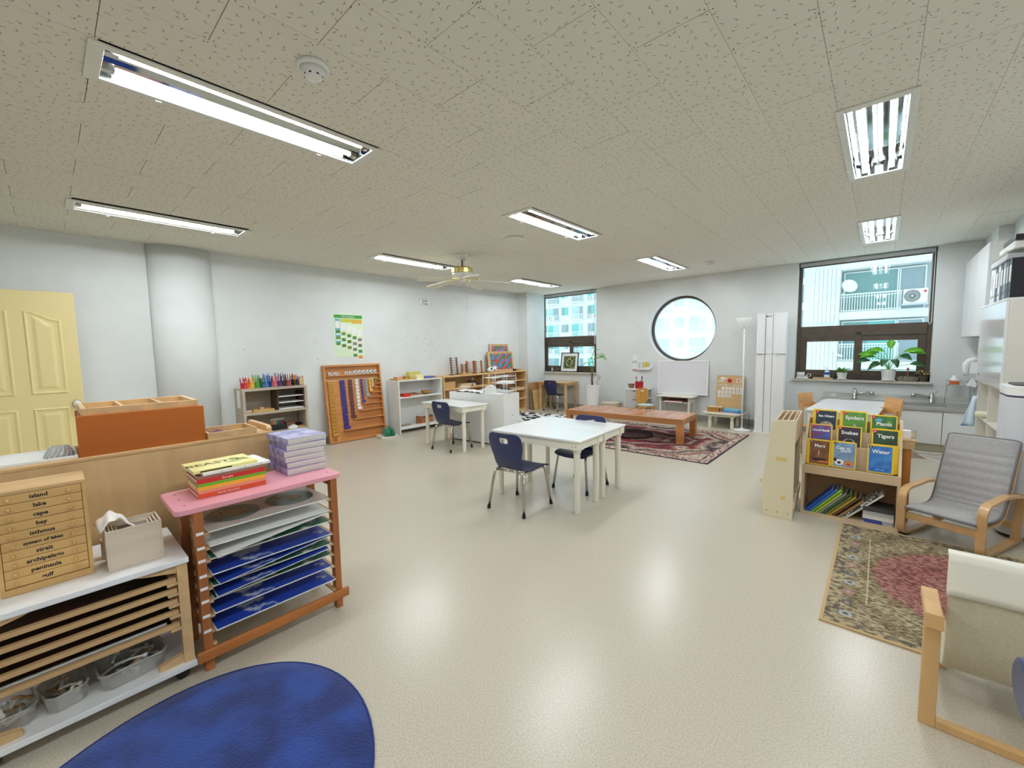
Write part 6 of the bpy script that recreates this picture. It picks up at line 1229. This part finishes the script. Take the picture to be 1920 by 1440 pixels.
t = thing('towel', 'pale blue towel hanging from the tall cabinet end', 'towel', (.7, 6.075, .5)); part('cloth', MB().grid(lambda u, v: (-.05 * (1 - v) + (.09 * (u - .5)) * (1 - .55 * v) + .02, .015 * math.sin(6 * u + 2 * v) + .005, .3 * v), 10, 10), plain('pale_blue_towel', (206, 224, 238), .95), t, solid=.006, smooth=True); part('hem', bx(-.075, .01, .0, .03, -.004, .008), plain('blue_hem', (120, 150, 190), .9), t); part('hook', bx(.02, .04, -.012, .03, .3, .32), OFFW, t)
t = thing('wall_dispenser', 'white rounded dispenser on the side wall by the sink', 'dispenser', (.84, 7.5, .92)); part('shell', MB().tube([(.045, 0, .2), (0, 0, .2), (-.035, 0, .18), (-.058, 0, .14), (-.065, 0, .09), (-.06, 0, .04), (-.055, 0, .0)], [.022, .03, .034, .034, .03, .026, .02], 12), WHITEG, t, smooth=True); part('tank', bx(-.03, .045, -.03, .03, .02, .17), WHITE, t, bevel=.01); part('spout', MB().prism([(-.05, -.12), (.03, -.14), (.04, -.1), (-.0, -.03)], -.03, .03, 'y'), WHITE, t)
solo('floor_cable', 'white cable looping on the floor before the sink', 'cable', MB().tube([(.32, 7.06, .006), (.4, 6.95, .006), (.5, 6.98, .006), (.62, 7.03, .006), (.66, 6.9, .006), (.5, 6.75, .006), (.38, 6.85, .006), (.33, 7.0, .006), (.42, 6.7, .006), (.55, 6.5, .006), (.68, 6.45, .006)], .006, 6), WHITE, smooth=True)
solo('foot_mat', 'small brown patterned mat on the floor by the sink', 'mat', bx(-.14, .14, -.2, .2, 0, .006), mat('brown_mat', (176, 160, 140), .9, rgb2=(130, 104, 84), scale=18), (.27, 6.82, 0), .1)

# ---------------------------------------------------------------- faded rug and sling chairs
RA, RB_, RPK = (190, 176, 144), (152, 138, 108), (180, 126, 118)
RUG2 = persian('faded_rug_field', [(0, (60, 56, 58)), (.1, (120, 92, 86)), (.2, RPK), (.34, (164, 110, 103)), (.5, (186, 134, 124)), (.56, RB_), (.62, RA), (.75, RB_), (.85, RA), (1, (160, 146, 116))], .26, 1.16, .9, .06, 12)
t = thing('faded_rug', 'faded olive and rose rug before the grey chair', 'rug', (.395, 3.14, 0))
part('field', bx(-.5, .57, -.66, .66, 0, .007), RUG2, t); BRD = mat('rug_olive_border', (176, 160, 124), .95, rgb2=(96, 86, 76), scale=34, detail=4, lo=.42, hi=.58)
for a in ((-.5, .585, -.715, -.66), (-.5, .585, .66, .715), (-.555, -.5, -.715, .715)): part('border_band', bx(*a, 0, .0068), BRD, t)
for a in ((-.57, .585, -.73, -.715), (-.57, .585, .715, .73), (-.57, -.555, -.715, .715)): part('edge_binding', bx(*a, 0, .008), plain('tan_binding', (196, 168, 122), .9), t)
part('border_line', bx(-.402, -.396, -.45, .5, .0, .0076), plain('pale_line', (190, 176, 140), .9), t)
FL = [plain('floret_grey', (170, 176, 176), .9), plain('floret_dark', (90, 98, 100), .9), plain('floret_rose', (176, 130, 120), .9)]
c = MB()
for k in range(11):
    y = -.6 + .12 * k
    for i in range(8): a = i * PI / 4; disc(c, (-.475 + .02 * math.cos(a), y + .022 * math.sin(a)), .009, .0078, 6, FL[k % 3])
    disc(c, (-.475, y), .01, .0079, 8, FL[(k + 1) % 3])
o = part('florets', c, FL[0], t); o['kind'] = 'stuff'
def strip(mb, path, x0, x1, th):
    """bent lamination: path of (y,z), width x0..x1"""
    n = len(path); L = []
    for i, (y, z) in enumerate(path):
        a = Vector(path[max(i - 1, 0)]); b = Vector(path[min(i + 1, n - 1)]); d = (b - a).normalized(); nx = Vector((-d.y, d.x)) * th / 2
        L.append(((y + nx.x, z + nx.y), (y - nx.x, z - nx.y)))
    vs = [p for (a, b) in L for p in ((x0, *a), (x1, *a), (x1, *b), (x0, *b))]
    fs = [(4 * i + k, 4 * i + (k + 1) % 4, 4 * i + 4 + (k + 1) % 4, 4 * i + 4 + k) for i in range(n - 1) for k in range(4)] + [(3, 2, 1, 0), tuple(4 * (n - 1) + k for k in range(4))]
    return mb.add(vs, fs)
def arc(cy, cz, r, a0, a1, n=8): return [(cy + r * math.cos(math.radians(a0 + (a1 - a0) * k / n)), cz + r * math.sin(math.radians(a0 + (a1 - a0) * k / n))) for k in range(n + 1)]
BIRV = wood('birch_veneer', (220, 176, 122), .88, 'y', .35, coat=.15)
t = thing('sling_armchair', 'child armchair with ribbed grey cushion and bent birch frame', 'armchair', (.405, 3.965, 0), math.radians(-25))
for s_ in (-1, 1):
    xa, xb = sorted((s_ * .215, s_ * .172))
    path = [(.36, .03)] + [(.1, .022)] + arc(-.13, .075, .06, 270, 180) [0:] + [(-.19, .2)] + arc(-.12, .265, .07, 180, 95) + [(.1, .35), (.28, .33)] + arc(.28, .29, .04, 90, 20, 4)
    part('side_frame', strip(MB(), path, xa, xb, .017), BIRV, t, smooth=False); part('foot_pad', bx(xa, xb, -.16, -.1, 0, .014), BLACK, t)
    part('rear_post', strip(MB(), [(.3, .03), (.33, .2), (.345, .33)], xa, xb, .016), BIRV, t)
    part('seat_runner', strip(MB(), [(-.17, .19), (-.05, .175), (.1, .17), (.17, .2), (.22, .3), (.34, .62)], s_ * .172 - .012, s_ * .172 + .012, .014), BIRV, t)
part('front_rail', bx(-.172, .172, -.185, -.17, .13, .175), BIRV, t, bevel=.003); part('rear_rail', bx(-.172, .172, .31, .325, .1, .14), BIRV, t)
prof = [(-.2, .215), (-.16, .222), (-.08, .207), (.02, .196), (.1, .197), (.15, .215), (.18, .26), (.21, .34), (.25, .44), (.29, .54), (.325, .62), (.34, .66), (.345, .675)]
def pf(v):
    f = v * (len(prof) - 1); i = min(int(f), len(prof) - 2); u = f - i; return (prof[i][0] + (prof[i + 1][0] - prof[i][0]) * u, prof[i][1] + (prof[i + 1][1] - prof[i][1]) * u)
def cus(u, v, off):
    y, z = pf(v); y2, z2 = pf(min(1, v + .02)); y1, z1 = pf(max(0, v - .02)); d = Vector((y2 - y1, z2 - z1)).normalized(); nn = Vector((-d.y, d.x))
    rib = (.006 * abs(math.sin(v * 26 * PI / 1.0 * .8)) if .12 < v < .8 else .006); e = min(1, 14 * min(u, 1 - u), 20 * min(v, 1 - v)); r = min(1, max(0, (v - .95) / .05)); hw_ = .172 - .03 * r * r if v > .95 else .172
    o_ = (.012 + rib) * (max(e, 0) ** .5) if off > 0 else -.008; return (-hw_ + 2 * hw_ * u, y + nn.x * o_, z + nn.y * o_)
GRYF = mat('grey_linen', (176, 174, 174), .9, rgb2=(162, 160, 160), scale=90, sheen=.2)
part('cushion', MB().grid(lambda u, v: cus(u, v, 1), 16, 150), GRYF, t, smooth=True); part('cushion_back', MB().grid(lambda u, v: cus(1 - u, v, -1), 8, 40), GRYF, t, smooth=True)
edge = [cus(0, v / 40, -1) for v in range(41)] + [cus(u / 10, 1, -1) for u in range(1, 11)] + [cus(1, 1 - v / 40, -1) for v in range(1, 41)] + [cus(1 - u / 10, 0, -1) for u in range(1, 10)]
part('piping', MB().tube([(x, y - .002, z + .004) for x, y, z in edge], .008, 8, closed=True), plain('dark_grey_piping', (122, 120, 122), .9), t, smooth=True)
# canvas armchair at the near right
t = thing('canvas_armchair', 'wooden armchair with cream canvas cover seen from behind', 'armchair', (.385, 1.96, 0)); BW = wood('pale_birch', (226, 182, 124), .9, 'z', .4)
for s_ in (-1, 1):
    xa, xb = sorted((s_ * .235, s_ * .192)); part('rear_leg', bx(xa, xb, -.0, .03, 0, .375), BW, t, bevel=.002); part('front_leg', bx(s_ * .15 - .018, s_ * .15 + .018, .4, .43, 0, .15), BW, t, bevel=.002); part('arm', bx(xa - .001, xb + .001, -.022, .19, .385, .42), BW, t, bevel=.004); part('arm_cap', bx(xa - .003, xb + .003, -.028, -.022, .37, .422), BW, t, bevel=.002); part('back_post', bx(s_ * .16 - .01, s_ * .16 + .01, .125, .145, .26, .5), BW, t)
part('rear_floor_rail', bx(-.192, .192, .0, .03, 0, .03), BW, t, bevel=.003)
CANV = mat('canvas_shaded', (196, 188, 162), .9, rgb2=(186, 178, 152), scale=110, sheen=.2)  # cover colour darkened to paint in shade; the fold keeps a lit tone
bp_ = [(.5, .165), (.3, .12), (.16, .14), (.1, .2), (.095, .36), (.1, .5), (.115, .585)]
part('back_cover', MB().grid(lambda u, v: (-.175 + .35 * u, bp_[round(v * 6)][0] + .012 * math.sin(PI * u), bp_[round(v * 6)][1] - .0 * u), 14, 6), CANV, t, solid=.016, smooth=True, subd=1)
part('top_fold', MB().grid(lambda u, v: (-.179 + .358 * u, .083 + .035 * (v > .75) + .004 * math.sin(5 * u + 3 * v) + .012 * math.sin(PI * u), .455 + .15 * min(1, v * 1.3) - .02 * (v > .9)), 14, 8), plain('canvas_lit', (240, 236, 222), .9), t, solid=.006, smooth=True)
part('seat_front_rail', bx(-.17, .17, .41, .425, .1, .14), BW, t)
